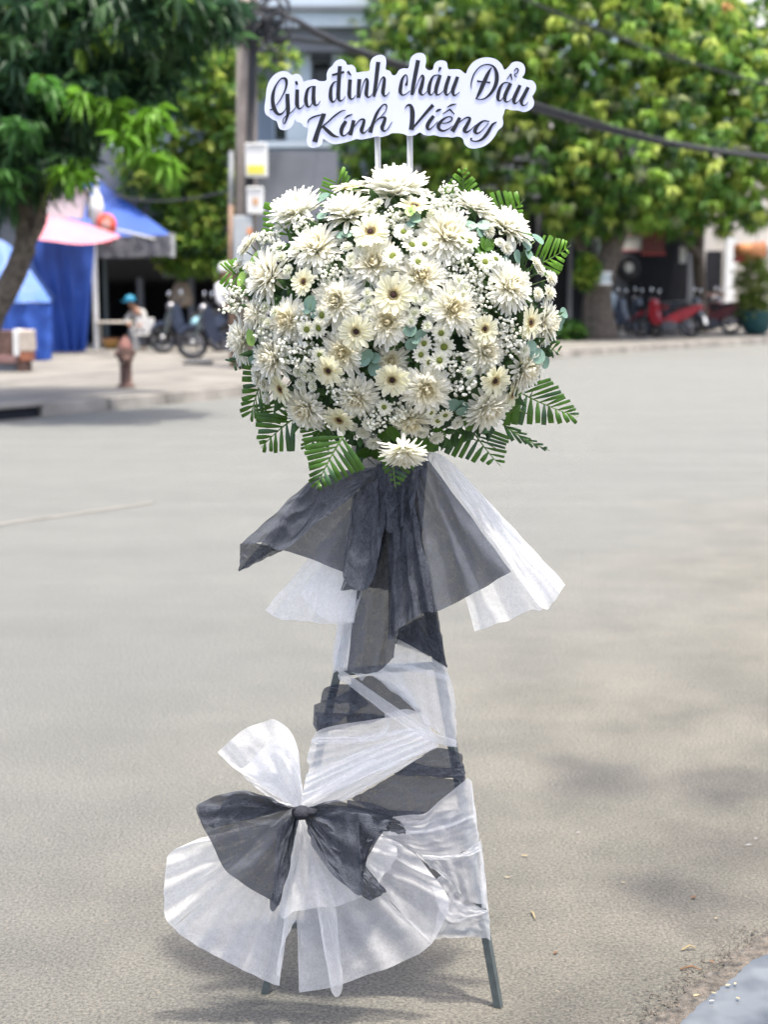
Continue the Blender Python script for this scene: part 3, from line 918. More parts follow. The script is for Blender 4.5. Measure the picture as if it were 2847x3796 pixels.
# light small leaved tree behind the stall
b2 = pix(885, 1290, 32.3); b2.z = .15
tree('bushy light green small leaved tree between stall and utility pole', b2,
     [('trunk', [b2, pix(890, 1000, 32.3), pix(840, 700, 32.3), pix(740, 300, 32.3)], [.14, .12, .10, .04])],
     [(720, 330, 32, 200, 230, .8, 420), (620, 640, 32, 200, 130, .6, 280), (720, 820, 32, 160, 130, .5, 260), (660, 900, 32, 190, 60, .5, 160), (830, 560, 32, 100, 200, .6, 120), (560, 200, 32, 160, 160, .8, 160), (1000, 250, 33, 110, 130, .6, 60), (840, 990, 32, 70, 70, .4, 50), (720, 980, 32, 120, 40, .4, 100), (790, 480, 32, 130, 300, .5, 200)],
     (10, .17, .075, (-60, 35)), [DARK, MID, (.16, .30, .05), (.28, .42, .07), YEL], [2, 4, 5, 5, 3], 22)
# big mango on the right
b3 = gnd(2225, 1256, .15); Y = b3.y
print('right trunk Y', Y, 'left mango', bs.y)
tree('large mango tree with yellow green new leaves and thick trunk', b3,
     [('trunk', [b3 - Vector((0, 0, .1)), pix(2215, 1150, Y), pix(2225, 1050, Y), pix(2265, 930, Y), pix(2300, 820, Y), pix(2290, 600, Y), pix(2240, 300, Y)], [.50, .34, .27, .22, .2, .16, .1]),
      ('branch', [pix(2290, 820, Y), pix(2130, 620, Y), pix(1850, 400, Y)], [.16, .13, .05]),
      ('branch', [pix(2215, 1060, Y), pix(2150, 900, Y + .3), pix(2100, 760, Y + .3), pix(2000, 600, Y + .3)], [.15, .14, .1, .06])],
     [(2230, 160, Y, 520, 380, 2.0, 620), (1650, 260, Y + .5, 360, 380, 2.0, 470), (2330, 560, Y - .6, 360, 230, 1.6, 330), (1930, 600, Y, 380, 190, 1.6, 300), (1500, 560, Y + 1, 250, 190, 1.4, 170),
      (1980, -120, Y, 600, 260, 2, 330), (2230, 780, Y - .3, 300, 90, 1.2, 110), (2200, 120, Y + 2.4, 800, 400, .8, 1050), (1750, 60, Y + 2.2, 420, 330, .8, 480), (1650, 420, Y + 2, 330, 330, .7, 240), (2150, 150, Y + 3.2, 420, 300, .5, 520)],
     (13, .27, .10, (-86, -8)), [DARK, MID, (.12, .26, .05), LIT, YEL, (.42, .48, .24), ORG], [3.5, 4, 6, 6, 4.6, 1.8, .08], 23)
b4 = pix(2600, 1225, 41); b4.z = .15
tree('second mango tree reaching over the pillars at the right edge', b4,
     [('trunk', [b4, pix(2595, 1050, 41), pix(2590, 900, 41), pix(2620, 600, 40), pix(2680, 300, 39)], [.2, .17, .16, .13, .08]),
      ('branch', [pix(2595, 960, 41), pix(2480, 800, 40), pix(2420, 700, 39)], [.12, .09, .05])],
     [(2640, 420, 38, 260, 330, 1.8, 420), (2620, 740, 38, 260, 130, 1.6, 220), (2900, 500, 38, 200, 330, 1.6, 160), (2560, 80, 38, 190, 230, 1.6, 190), (2930, 120, 40, 90, 200, 1, 60), (2740, 180, 38.5, 60, 120, 1, 50), (2600, 250, 40.5, 210, 400, .6, 260)],
     (13, .29, .105, (-86, -8)), [DARK, MID, (.13, .28, .05), LIT, YEL, ORG], [2, 4, 6, 6, 5.5, .05], 24)
# the street tree beside the camera whose shade dapples the near road
b5 = Vector((3.4, 4.2, .13))
t = tree('near pavement tree spreading overhead and dappling the road with shade', b5,
     [('trunk', [b5, Vector((3.4, 4.2, 2.0)), Vector((3.3, 4.1, 3.6)), Vector((3.1, 3.9, 5.0))], [.16, .13, .11, .05]),
      ('branch', [Vector((3.3, 4.1, 3.4)), Vector((2.6, 3.4, 4.3)), Vector((1.3, 2.2, 4.7))], [.08, .06, .03])],
     [(1.65, 4.6, 3.35, .75, .4, .75, 10), (1.1, 4.6, 1.95, .6, .35, .3, 10), (2.9, 5.0, 4.0, .9, .5, 1.0, 22)],
     (9, .24, .07, (-60, 10)), [DARK, MID, (.075, .17, .035), LIT], [4, 5, 4, 2], 25)

# low plants at the foot of the right trunk and the potted bush
pt = thing('potted_bush', 'leafy bush in a teal glazed pot under the orange awning', 'plant', (pix(2805, 1200, 39.0).x, 39.0, .15))
pY = pt.location.y
c = Vector((pt.location.x, pY, .15))
MB().lathe([(.22, 0), (.34, .12), (.42, .4), (.46, .55), (.48, .6), (.42, .6), (.40, .54)], c, 20).build('pot', MAT['teal'], pt, True)
MB().lathe([(.01, .5), (.40, .52)], c, 16).build('soil', MAT['wetdirt'], pt)
rs_ = np.random.RandomState(3)
C = blob_points([(2795, 1045, pY, 75, 95, .45, 230), (2795, 1140, pY - .2, 70, 40, .3, 60)], rs_)
link('foliage', leaf_mesh('foliage', C - np.array(pt.location), pick(rs_, len(C), [(.14, .22, .04), (.24, .33, .07), (.34, .40, .11)], [2, 3, 2]), 8, .16, .05, (-40, 60), 5), pt, 'stuff')
for k in range(5):
    MB().tube([c + Vector((0, 0, .5)), c + Vector((rng.uniform(-.3, .3), rng.uniform(-.2, .2), 1.2))], [.02, .01], 5).build('stem', MAT['bark'], pt)
for lab, x, y, n, w_, h_, cs in (('low green plants growing at the left foot of the thick trunk', 2120, 1235, 90, 70, 55, [(.05, .14, .03), (.10, .22, .04)]),
                           ('yellow green creeper clinging left of the thick trunk', 2175, 1010, 110, 45, 75, [(.12, .24, .03), (.24, .33, .05), (.05, .14, .03)])):
    t = thing('plant', lab, 'plant', gnd(x, 1262, .15))
    C = blob_points([(x, y if n == 90 else y, t.location.y - .1, w_, h_, .4, n)], rs_)
    C[:, 2] = np.maximum(C[:, 2], .2)
    link('foliage', leaf_mesh('foliage', C - np.array(t.location), pick(rs_, len(C), cs, [1] * len(cs)), 8, .16, .07, (-40, 50), 8), t, 'stuff')
    MB().tube([t.location, Vector((t.location.x, t.location.y, pix(x, y, t.location.y).z))], [.03, .015], 6).build('stem', MAT['bark'], t)

# ---- drapes built between two traced edges
def sheet_bg(mb, A, B, n=30, m=20, amp=.04, freq=5, seed=0, Yf=None):
    """A, B: edges as (x, y, Y); folds run from A to B"""
    a, b = resample(A, n), resample(B, n)
    vs, fs = [], []
    for j in range(m):
        t = j / (m - 1)
        for i in range(n):
            q = a[i] * (1 - t) + b[i] * t
            s_ = i / (n - 1)
            d = amp * (math.sin(6.28 * freq * s_ + 2 * fb(s_ * 3, t * 2, seed)) * (.3 + .7 * t) + .8 * fb(s_ * 5, t * 4, seed + 3))
            vs.append(pix(q[0], q[1], q[2] + d))
    for j in range(m - 1):
        for i in range(n - 1):
            k = j * n + i
            fs.append((k, k + 1, k + n + 1, k + n))
    return mb.add(vs, fs)
def KK(x, y, Y):
    return (*K4(x, y), Y)
ty1 = gnd(*K4(200, 1225), .15).y; ty2 = gnd(*K4(430, 1168), .15).y
tp = thing('tarpaulin', 'faded blue tarpaulin draped over a cart at the left edge', 'tarpaulin', gnd(*K4(160, 1225), .15))
sheet_bg(MB(), [KK(-120, 450, ty1 + 1.2), KK(40, 500, ty1 + 1.2), KK(170, 650, ty1 + .9), KK(312, 850, ty1 + .25)], [KK(-120, 868, ty1), KK(50, 868, ty1), KK(190, 866, ty1), KK(315, 862, ty1)], 26, 16, .05, 3, 1).build('top_sheet', MAT['tarplt'], tp, True)
sheet_bg(MB(), [KK(-120, 868, ty1), KK(50, 868, ty1), KK(190, 866, ty1), KK(315, 862, ty1)], [KK(-120, 1245, ty1), KK(100, 1232, ty1), KK(230, 1222, ty1), KK(318, 1214, ty1)], 30, 18, .05, 4, 2).build('front_sheet', MAT['tarp'], tp, True)
MB().tube([pix(*K4(-100, 868), ty1 + .02), pix(*K4(315, 864), ty1 + .02)], .02, 6).build('pole', MAT['steel'], tp)
tp = thing('tarpaulin', 'bright blue tarpaulin wall hanging below the pink canopy', 'tarpaulin', gnd(*K4(430, 1168), .15))
sheet_bg(MB(), [KK(130, 470, ty2), KK(300, 480, ty2), KK(450, 500, ty2), KK(582, 505, ty2)], [KK(310, 1178, ty2), KK(400, 1170, ty2), KK(480, 1166, ty2), KK(528, 1160, ty2)], 40, 26, .07, 4, 3).build('sheet', MAT['tarp'], tp, True)
sheet_bg(MB(), [KK(150, 560, ty2 - .1), KK(200, 700, ty2 - .1), KK(320, 840, ty2 - .1)], [KK(175, 560, ty2 - .15), KK(225, 680, ty2 - .15), KK(345, 850, ty2 - .15)], 16, 4, .02, 2, 4).build('flap', MAT['tarplt'], tp, True)
cn = thing('canopy', 'blue peaked market canopy with a grey valance beside the trees', 'canopy', gnd(*K4(570, 1150), .15))
cy = cn.location.y
E = [pix(*K4(300, 470), cy), pix(*K4(1050, 448), cy + .3), pix(*K4(960, 420), cy + 4), pix(*K4(300, 430), cy + 4)]
ap = [pix(*K4(470, 90), cy + 1.6), pix(*K4(610, 118), cy + 1.9)]
for q in ([E[0], E[1], ap[1], ap[0]], [E[1], E[2], ap[1]], [E[2], E[3], ap[0], ap[1]], [E[3], E[0], ap[0]]):
    MB().prism(q, (0, 0, -.012)).build('roof_panel', MAT['tarp'], cn)
sheet_bg(MB(), [KK(575, 462, cy - .01), KK(800, 455, cy + .1), KK(1062, 450, cy + .3)], [KK(588, 592, cy), KK(800, 586, cy + .1), KK(1062, 576, cy + .3)], 30, 6, .03, 6, 6).build('valance', MAT['silver'], cn, True)
MB().tube([pix(*K4(560, 380), cy - .03), pix(*K4(950, 475), cy + .2)], .03, 6).build('trim_rope', MAT['pipe'], cn)
for x, yb, Yp in ((573, 1155, cy), (640, 1010, cy + 2.5), (1052, 1150, cy + .35)):
    if x == 1052: continue
    tp_ = pix(*K4(x, 470 if x < 600 else 520), Yp)
    MB().tube([Vector((tp_.x, Yp, .15)), tp_], .055 if x < 600 else .05, 8).build('post', MAT['whitep'] if x < 600 else MAT['steel'], cn)
part('beam', MAT['pipe'], cn, *K4(1035, 440), *K4(1070, 585), cy + .28, .08)
pk = thing('canopy', 'pale pink canvas canopy over the blue tarpaulin', 'canopy', pix(*K4(330, 330), ty1 + 1))
sheet_bg(MB(), [KK(120, 400, ty2 - .3), KK(300, 328, ty2 - .2), KK(450, 362, ty2 - .2), KK(600, 405, ty2 - .2), KK(730, 450, ty2 - .2)], [KK(150, 470, ty2 - 1.2), KK(330, 490, ty2 - 1.3), KK(480, 507, ty2 - 1.3), KK(610, 498, ty2 - 1.2), KK(733, 464, ty2 - 1)], 30, 8, .03, 3, 8).build('sheet', MAT['pink'], pk, True)
MB().tube([pix(*K4(120, 402), ty2 - .28), pix(*K4(730, 452), ty2 - .18)], .02, 6).build('pole', MAT['steel'], pk)
lb = thing('light_box', 'weathered white box sign above the pink canopy', 'sign', pix(*K4(400, 350), ty2 - .1))
q = [pix(*K4(*p), ty2 - .2) for p in ((278, 205), (352, 150), (520, 190), (495, 352), (290, 330))]
MB().prism(q, (0, .25, 0)).build('panel', mat('greyed_white', (.55, .52, .52), .6, .1, 3), lb)
q = [pix(*K4(*p), ty2 - .24) for p in ((352, 95), (405, 95), (528, 175), (520, 192), (352, 150))]
MB().prism(q, (0, .30, 0)).build('lid', mat('cream_lid', (.68, .64, .54), .6, .1, 3), lb)
ln = thing('red_lantern', 'round red and pale disc hanging in front of the blue canopy', 'lantern', pix(*K4(655, 400), cy - .4))
c = pix(*K4(652, 390), cy - .4); rx = Matrix.Rotation(R(90), 3, 'X') @ Matrix.Rotation(R(-20), 3, 'Y')
MB().lathe([(.01, .08), (.15, .07), (.22, .03), (.235, 0), (.22, -.03), (.01, -.06)], c, 24, rx).build('disc', mat('red_orange_disc', (.62, .08, .04), .5, .1, 6), ln, True)
MB().lathe([(.01, .095), (.10, .088), (.13, .07)], c + Vector((.03, 0, .01)), 20, rx).build('pale_centre', mat('salmon_disc', (.66, .36, .30), .5, .1, 6), ln, True)
MB().tube([c + Vector((0, 0, .23)), pix(*K4(640, 300), cy - .2)], .008, 5).build('cord', MAT['black'], ln)
c = pix(*K4(652, 478), cy - .3)
MB().lathe([(.01, .05), (.12, .03), (.14, -.03), (.06, -.09), (.01, -.1)], c, 14).build('tassel', MAT['red'], ln, True)
bt = thing('hanging_tube', 'white plastic tube and bottle hanging above the red disc', 'tube', pix(*K4(595, 350), cy - .2))
c = pix(*K4(592, 270), cy - .2)
MB().lathe([(.05, -.35), (.13, -.32), (.14, 0), (.10, .18), (.05, .28), (.045, .62), (.06, .66)], c, 16).build('bottle', MAT['whitep'], bt, True)
MB().tube([pix(*K4(545, 350), cy - .15), pix(*K4(540, 60), cy - .15)], .045, 8).build('pole', mat('greybrown_pole', (.20, .17, .16), .7, .2, 6), bt)

# ---- hydrant
hb = gnd(467, 1436, .15)
hy = thing('fire_hydrant', 'rusty brown fire hydrant on the pavement by the kerb', 'fire hydrant', hb)
k = hb.y / F_PX          # metres per pixel there
def hr(px): return px * k
H = lambda y: (1436 - y) * k
MB().lathe([(hr(32), H(1436)), (hr(32), H(1426)), (hr(23), H(1421)), (hr(22), H(1345)), (hr(28), H(1338)), (hr(31), H(1318)), (hr(28), H(1296)), (hr(25), H(1290))], hb, 20).build('barrel', MAT['rust'], hy, True)
MB().lathe([(hr(27), H(1296)), (hr(27), H(1288)), (hr(23), H(1282)), (hr(19), H(1266)), (hr(9), H(1255)), (hr(4), H(1250)), (hr(4), H(1246))], hb, 18).build('bonnet', mat('faded_red_iron', (.20, .095, .08), .8, .3, 9), hy, True)
for sx, yy, l in ((-1, 1312, 40), (1, 1308, 37)):
    MB().tube([hb + Vector((0, 0, H(yy))), hb + Vector((sx * hr(l), -.02, H(yy)))], hr(10), 12).build('side_nozzle', MAT['rust'], hy, True)
MB().tube([hb + Vector((0, 0, H(1330))), hb + Vector((hr(12), -hr(40), H(1332)))], hr(16), 14).build('front_nozzle', MAT['rust'], hy, True)
MB().tube([hb + Vector((hr(-6), -hr(22), H(1305))), hb + Vector((hr(-8), -hr(22), H(1352)))], [hr(7), hr(3)], 8).build('paint_streak', mat('old_cream_paint', (.50, .42, .34), .8, .3, 9), hy)

# ---- painted brick pier at the left edge
bb = gnd(70, 1378, .15)
br = thing('brick_pier', 'brown and white painted brick pier before the faded tarpaulin', 'brick pier', bb)
for nm, x0, y0, x1, y1, dy, m in (('brick_panel', -40, 1226, 48, 1316, 0, MAT['rust']), ('white_post', 48, 1222, 68, 1320, -.03, MAT['whitep']),
                                  ('cream_block', 70, 1224, 114, 1302, -.06, mat('cream_paint', (.50, .43, .36), .8, .25, 8)), ('orange_brick', 72, 1303, 112, 1338, -.05, mat('orange_brick', (.36, .14, .08), .8, .25, 8)),
                                  ('brown_block', 62, 1338, 100, 1376, -.03, MAT['rust']), ('base_slab', -40, 1317, 62, 1346, -.02, mat('dull_red_slab', (.24, .14, .13), .8, .25, 8)), ('dark_base', -40, 1347, 60, 1378, .05, MAT['greywall'])):
    a, b = pix(x0, y1, bb.y + dy), pix(x1, y0, bb.y + dy)
    MB().box(((a.x + b.x) / 2, bb.y + dy + .15, (a.z + b.z) / 2), (b.x - a.x, .3, b.z - a.z), bev=.012).build(nm, m, br)
bk = thing('black_tray', 'flat black tray lying on the sunny pavement', 'tray', gnd(730, 1352, .15))
c = bk.location
MB().box((c.x, c.y + .15, .175), (.48, .36, .05), bev=.02).build('rim', MAT['black'], bk)
MB().box((c.x, c.y + .15, .205), (.40, .28, .012), bev=.004).build('top', mat('grey_plate', (.22, .23, .24), .4, .1, 6), bk)

# ---- plastic chair and table by the shop
ch = thing('plastic_chair', 'white plastic chair behind the fire hydrant', 'chair', gnd(535, 1302, .15))
c = Vector(ch.location); cw = .23
MAT['whitep_shade'] = mat('shaded_white_plastic', (.42, .42, .41), .5, .1, 4)  # white plastic greyed, the shade on the chair is in its colour
MB().box(c + Vector((0, 0, .42)), (.44, .42, .03), bev=.012).build('seat', MAT['whitep_shade'], ch)
MB().box(c + Vector((0, .21, .64)), (.44, .03, .40), Matrix.Rotation(R(-10), 3, 'X'), bev=.012).build('backrest', MAT['whitep_shade'], ch)
for sx in (-1, 1):
    for sy in (-1, 1):
        MB().tube([c + Vector((sx * .21, sy * .2, 0)), c + Vector((sx * .18, sy * .17, .41))], [.02, .025], 8).build('leg', MAT['whitep_shade'], ch)
    MB().tube([c + Vector((sx * .22, -.2, .42)), c + Vector((sx * .23, -.18, .62)), c + Vector((sx * .22, .2, .64))], .018, 8).build('armrest', MAT['whitep_shade'], ch)
tb = thing('table', 'low pale table beside the white post of the canopy', 'table', gnd(430, 1296, .15))
c = Vector(tb.location)
MB().box(c + Vector((0, .2, .55)), (.85, .5, .04), bev=.01).build('tabletop', mat('pale_table', (.50, .46, .40), .6, .15, 5), tb)
for sx in (-.38, .38):
    for sy in (0, .4):
        MB().tube([c + Vector((sx, sy, 0)), c + Vector((sx, sy, .54))], .022, 8).build('leg', MAT['whitep'], tb)
bs_ = thing('basin', 'orange brown basin under the pale table', 'basin', gnd(410, 1294, .15))
MB().lathe([(.10, 0), (.16, .1), (.18, .2), (.16, .2), (.14, .1)], bs_.location, 16).build('bowl', mat('ochre_plastic', (.40, .22, .06), .5, .1, 6), bs_, True)
MB().torus(Vector(bs_.location) + Vector((0, 0, .2)), .17, .012, None, 18, 6).build('rim', MAT['orange'], bs_)

ch.scale = (.8, .8, .78)
# ---- people
def skin_mesh(name, verts, edges, rads, m, parent, sub=1):
    me = bpy.data.meshes.new(name)
    off = root_loc(parent)
    me.from_pydata([tuple(Vector(v) - off) for v in verts], edges, [])
    o = bpy.data.objects.new(name, me)
    col.objects.link(o)
    md = o.modifiers.new('skin', 'SKIN')
    md.use_smooth_shade = True
    for i, r_ in enumerate(rads):
        rr = r_ if isinstance(r_, tuple) else (r_, r_)
        me.skin_vertices[0].data[i].radius = rr
        me.skin_vertices[0].data[i].use_root = (i == 0)
    s_ = o.modifiers.new('sub', 'SUBSURF'); s_.levels = sub; s_.render_levels = sub
    dg = bpy.context.evaluated_depsgraph_get()
    me2 = bpy.data.meshes.new_from_object(o.evaluated_get(dg))
    bpy.data.objects.remove(o)
    me2.materials.clear(); me2.materials.append(m)
    me2.polygons.foreach_set('use_smooth', [True] * len(me2.polygons))
    return link(name, me2, parent)
def person(label, base, joints, shirt, trousers, hat, hatname):
    """joints: dict of offsets from base"""
    t = thing('person', label, 'person', base)
    J = {k: Vector(base) + Vector(v) for k, v in joints.items()}
    names = ['pelvis', 'spine', 'chest', 'neck', 'head', 'top', 'shl', 'ell', 'wrl', 'hal', 'shr', 'elr', 'wrr', 'har', 'hil', 'knl', 'anl', 'tol', 'hir', 'knr', 'anr', 'tor']
    E_ = [(0, 1), (1, 2), (2, 3), (3, 4), (4, 5), (2, 6), (6, 7), (7, 8), (8, 9), (2, 10), (10, 11), (11, 12), (12, 13), (0, 14), (14, 15), (15, 16), (16, 17), (0, 18), (18, 19), (19, 20), (20, 21)]
    rad = [(.13, .10), (.12, .09), (.15, .10), .05, (.085, .095), .06, .055, .042, .032, .035, .055, .042, .032, .035, .085, .06, .042, .035, .085, .06, .042, .035]
    skin_mesh('body', [J[n] for n in names], E_, rad, MAT['skin'], t)
    sh_ = ['spine', 'pelvis', 'chest', 'neckb', 'shl', 'sll', 'shr', 'slr']
    J['neckb'] = J['chest'].lerp(J['neck'], .7); J['sll'] = J['ell'].lerp(J['wrl'], .6); J['slr'] = J['elr'].lerp(J['wrr'], .6)
    vs = ['spine', 'pelvis', 'chest', 'neckb', 'shl', 'ell', 'sll', 'shr', 'elr', 'slr']
    skin_mesh('shirt', [J[n] for n in vs], [(0, 1), (0, 2), (2, 3), (2, 4), (4, 5), (5, 6), (2, 7), (7, 8), (8, 9)], [(.15, .12), (.15, .12), (.175, .125), .07, .075, .06, .05, .075, .06, .05], shirt, t)
    vs = ['pelvis', 'hil', 'knl', 'anl', 'hir', 'knr', 'anr']
    skin_mesh('trousers', [J[n] for n in vs], [(0, 1), (1, 2), (2, 3), (0, 4), (4, 5), (5, 6)], [(.145, .115), .1, .075, .06, .1, .075, .06], trousers, t)
    hd = J['head'].lerp(J['top'], .55)
    mb = MB().lathe([(.135, -.03), (.135, .03), (.12, .08), (.08, .125), (.01, .14)], hd, 16)
    mb.box(hd + Vector(joints.get('brim', (0, -.12, -.02))), (.2, .12, .015), bev=.005)
    mb.build(hatname, hat, t, True)
    return t
pb = gnd(520, 1298, .15)
pe = person('person in a teal cap and pale shirt crouched on a chair behind the hydrant', pb,
       dict(pelvis=(.02, 0, .50), spine=(.0, -.04, .68), chest=(-.05, -.10, .90), neck=(-.12, -.17, 1.06), head=(-.18, -.22, 1.14), top=(-.20, -.24, 1.27), shl=(.12, -.1, .93), ell=(.17, -.24, .72), wrl=(.06, -.4, .62), hal=(.0, -.46, .6),
            shr=(-.22, -.1, .92), elr=(-.28, -.26, .72), wrr=(-.2, -.42, .62), har=(-.14, -.48, .6), hil=(.1, -.02, .5), knl=(.16, -.42, .52), anl=(.16, -.4, .1), tol=(.16, -.52, .05),
            hir=(-.08, -.02, .5), knr=(-.16, -.42, .52), anr=(-.16, -.4, .1), tor=(-.16, -.52, .05), brim=(-.1, -.06, -.02)),
       mat('shaded_pale_shirt', (.33, .33, .31), .8, .1, 5), mat('grey_trousers', (.16, .16, .17), .8, .1, 5), mat('teal_cap', (.015, .20, .32), .5, .05, 5), 'cap')  # pale shirt darkened, its shade is put into the colour
pe.scale = (.82, .82, .82)

# ---- motorbikes (built along +x, wheels on z = 0)
def bike(label, loc, rz, paint, seatm=None, grp='motorbikes parked under the trees', lean=0):
    t = thing('motorbike', label, 'motorbike', (0, 0, 0), grp)
    rx = Matrix.Rotation(R(90), 3, 'X')
    for nm, x in (('wheel', .62), ('wheel', -.60)):
        w_ = MB().lathe([(.05, -.05), (.05, .05)], (x, 0, .29), 12, rx).build('wheel', MAT['chrome'], t, True)
        MB().torus((x, 0, .29), .245, .048, rx, 24, 8).build('tyre', MAT['black'], w_, True)
        MB().torus((x, 0, .29), .205, .014, rx, 20, 6).build('rim', MAT['chrome'], w_, True)
        mb = MB()
        for k in range(6):
            a = k * math.pi / 3
            mb.tube([(x, 0, .29), (x + .2 * math.cos(a), 0, .29 + .2 * math.sin(a))], .010, 5)
        mb.build('spokes', MAT['chrome'], w_)
    def ex(name, poly, w_, m, y=0):
        P = [Vector((p[0], y - w_ / 2, p[1])) for p in resample(poly + poly[:1], 26)[:-1]]
        return MB().prism(P, (0, w_, 0)).build(name, m, t)
    ex('front_fender', [(.86, .45), (.72, .60), (.55, .60), (.44, .50), (.56, .55), (.72, .54)], .11, paint)
    for y in (-.075, .075):
        MB().tube([(.62, y, .29), (.44, y, .82)], .022, 8).build('fork', MAT['steel'], t)
    ex('leg_shield', [(.40, .92), (.30, .93), (.22, .60), (.10, .36), (.26, .30), (.38, .42), (.44, .66)], .30, MAT['navy'] if paint is MAT['maroon'] else paint)
    ex('body', [(.12, .40), (.0, .48), (-.25, .62), (-.62, .76), (-.86, .80), (-.80, .66), (-.55, .48), (-.28, .36), (0, .30)], .22, paint)
    ex('engine', [(.08, .36), (-.10, .40), (-.32, .34), (-.30, .18), (-.05, .14), (.10, .20)], .24, mat('engine_grey', (.10, .10, .11), .5, .2, 9) if 'engine_grey' not in bpy.data.materials else bpy.data.materials['engine_grey'])
    ex('seat', [(-.02, .68), (-.10, .76), (-.40, .80), (-.74, .86), (-.74, .80), (-.40, .70), (-.12, .62)], .24, seatm or MAT['black'])
    ex('rear_fender', [(-.70, .68), (-.92, .52), (-.98, .34), (-.93, .33), (-.86, .50), (-.66, .62)], .12, MAT['black'])
    MB().box((-.985, 0, .43), (.012, .22, .19), Matrix.Rotation(R(15), 3, 'Y'), bev=.004).build('number_plate', MAT['whitep'], t)
    MB().ico((-.88, 0, .72), (.05, .09, .05), 2).build('tail_light', MAT['red'], t, True)
    MB().ico((.42, 0, .90), (.08, .10, .08), 2).build('headlight', MAT['chrome'], t, True)
    MB().tube([(.28, -.33, 1.0), (.34, -.15, .96), (.36, 0, .95), (.34, .15, .96), (.28, .33, 1.0)], .016, 8).build('handlebar', MAT['black'], t)
    for y in (-1, 1):
        mi_ = MB().tube([(.33, y * .2, .97), (.34, y * .26, 1.12)], .008, 6).build('mirror', MAT['black'], t)
        MB().ico((.33, y * .28, 1.15), (.02, .075, .055), 2).build('mirror_glass', MAT['mirror'], mi_, True)
    MB().tube([(-.1, -.16, .22), (-.5, -.17, .27), (-.82, -.17, .36)], [.03, .05, .05], 10).build('exhaust', MAT['chrome'], t, True)
    MB().tube([(-.55, -.12, .29), (-.62, -.14, .66)], .022, 8).build('shock_absorber', MAT['chrome'], t)
    MB().tube([(-.60, -.13, .8), (-.92, -.10, .86), (-.92, .10, .86), (-.60, .13, .8)], .014, 6).build('grab_rail', MAT['chrome'], t)
    MB().tube([(-.05, .1, .2), (-.02, .28, .0)], .012, 6).build('kickstand', MAT['black'], t)
    t.rotation_euler = (R(lean), 0, rz)
    t.location = loc
    return t
def bpos(x, y, z=.15):
    return gnd(x, y, z)
bike('dark maroon motorbike parked nearest the thick trunk', bpos(2345, 1246), R(150), MAT['maroon'], None, lean=4)
bike('bright red step through motorbike with white plate parked at the kerb', bpos(2470, 1250), R(150), MAT['red'], None, lean=4)
bike('maroon motorbike with black seat parked right of the red one', bpos(2625, 1238), R(152), MAT['maroon'], None, lean=4)
bike('dark motorbike wedged between the maroon one and the red one', bpos(2405, 1234), R(152), MAT['navy'], None, lean=4)
bike('maroon motorbike behind the black seated one under the pillars', bpos(2555, 1224), R(155), MAT['maroon'], None, lean=4)
bike('dark navy motorbike rearmost at the right end of the parked row', bpos(2700, 1222), R(152), MAT['navy'], None, lean=4)
bike('dark motorbike with pale helmet standing before the dim shop', bpos(712, 1306), R(212), MAT['navy'], None, 'motorbikes before the dim shop', lean=3)
bike('dark motorbike carrying the person in a white helmet', bpos(840, 1330), R(200), MAT['navy'], None, 'motorbikes before the dim shop', lean=0)
he = thing('helmet', 'pale blue helmet hung on the dark motorbike', 'helmet', pix(735, 1200, bpos(712, 1306).y - .3))
c = Vector(he.location)
MB().ico(c, (.15, .17, .14), 3).build('shell', mat('pale_blue_shell', (.25, .45, .52), .35, .05, 5), he, True)
MB().box(c + Vector((0, -.15, .0)), (.2, .1, .02), bev=.006).build('visor', MAT['black'], he)
pb = bpos(838, 1330)
person('person in a white helmet and grey white shirt sitting on a motorbike', pb,
       dict(pelvis=(.05, 0, .86), spine=(.02, 0, 1.02), chest=(-.02, 0, 1.24), neck=(-.01, 0, 1.42), head=(.02, -.03, 1.50), top=(.02, -.03, 1.63), shl=(.02, .19, 1.28), ell=(.2, .26, 1.06), wrl=(.42, .26, 1.0), hal=(.5, .25, .99),
            shr=(-.10, -.19, 1.28), elr=(-.10, -.26, 1.04), wrr=(.06, -.28, .90), har=(.12, -.28, .87), hil=(.08, .1, .84), knl=(.42, .2, .72), anl=(.32, .2, .30), tol=(.44, .2, .26),
            hir=(.08, -.1, .84), knr=(.42, -.2, .72), anr=(.32, -.22, .22), tor=(.44, -.22, .16), brim=(.1, 0, -.02)),
       mat('white_grey_shirt', (.52, .52, .54), .8, .1, 5), mat('dark_trousers', (.035, .04, .06), .8, .1, 5), MAT['whitep'], 'helmet_shell')
wb = thing('water_bag', 'hanging white sack with blue print beside the thick trunk', 'sack', gnd(2265, 1222, .15))
q = gnd(2265, 1232, .15); c = Vector((q.x, q.y - .55, .15))
Yq = c.y
mb = MB().lathe([(.03, 0), (.22, .03), (.26, .25), (.24, .55), (.20, .75), (.14, .88), (.05, .96)], pix(2262, 1215, Yq), 14)
mb.build('sack', mat('pale_sack', (.42, .52, .60), .5, .12, 6), wb, True)
part('blue_print', mat('blue_print', (.05, .22, .60), .5, .1, 6), wb, 2234, 1130, 2256, 1190, Yq - .27, .02)
for k, (x, y, s_) in enumerate(((2205, 1243, .2), (2245, 1250, .17), (2290, 1246, .14))):
    o = MB().ico(gnd(x, y, .15) + Vector((0, -.5, s_ * .4)), (s_, s_ * .8, s_ * .7), 2, None, .12, rng).build('stone', MAT['kerb'], None, True)
    own(o, gnd(x, y, .15) + Vector((0, -.5, 0)))
    tag(o, ['pale stone at the left root of the thick trunk', 'pale stone in front of the thick trunk', 'small stone right of the thick trunk'][k], 'stone', 'stones at the trunk foot')
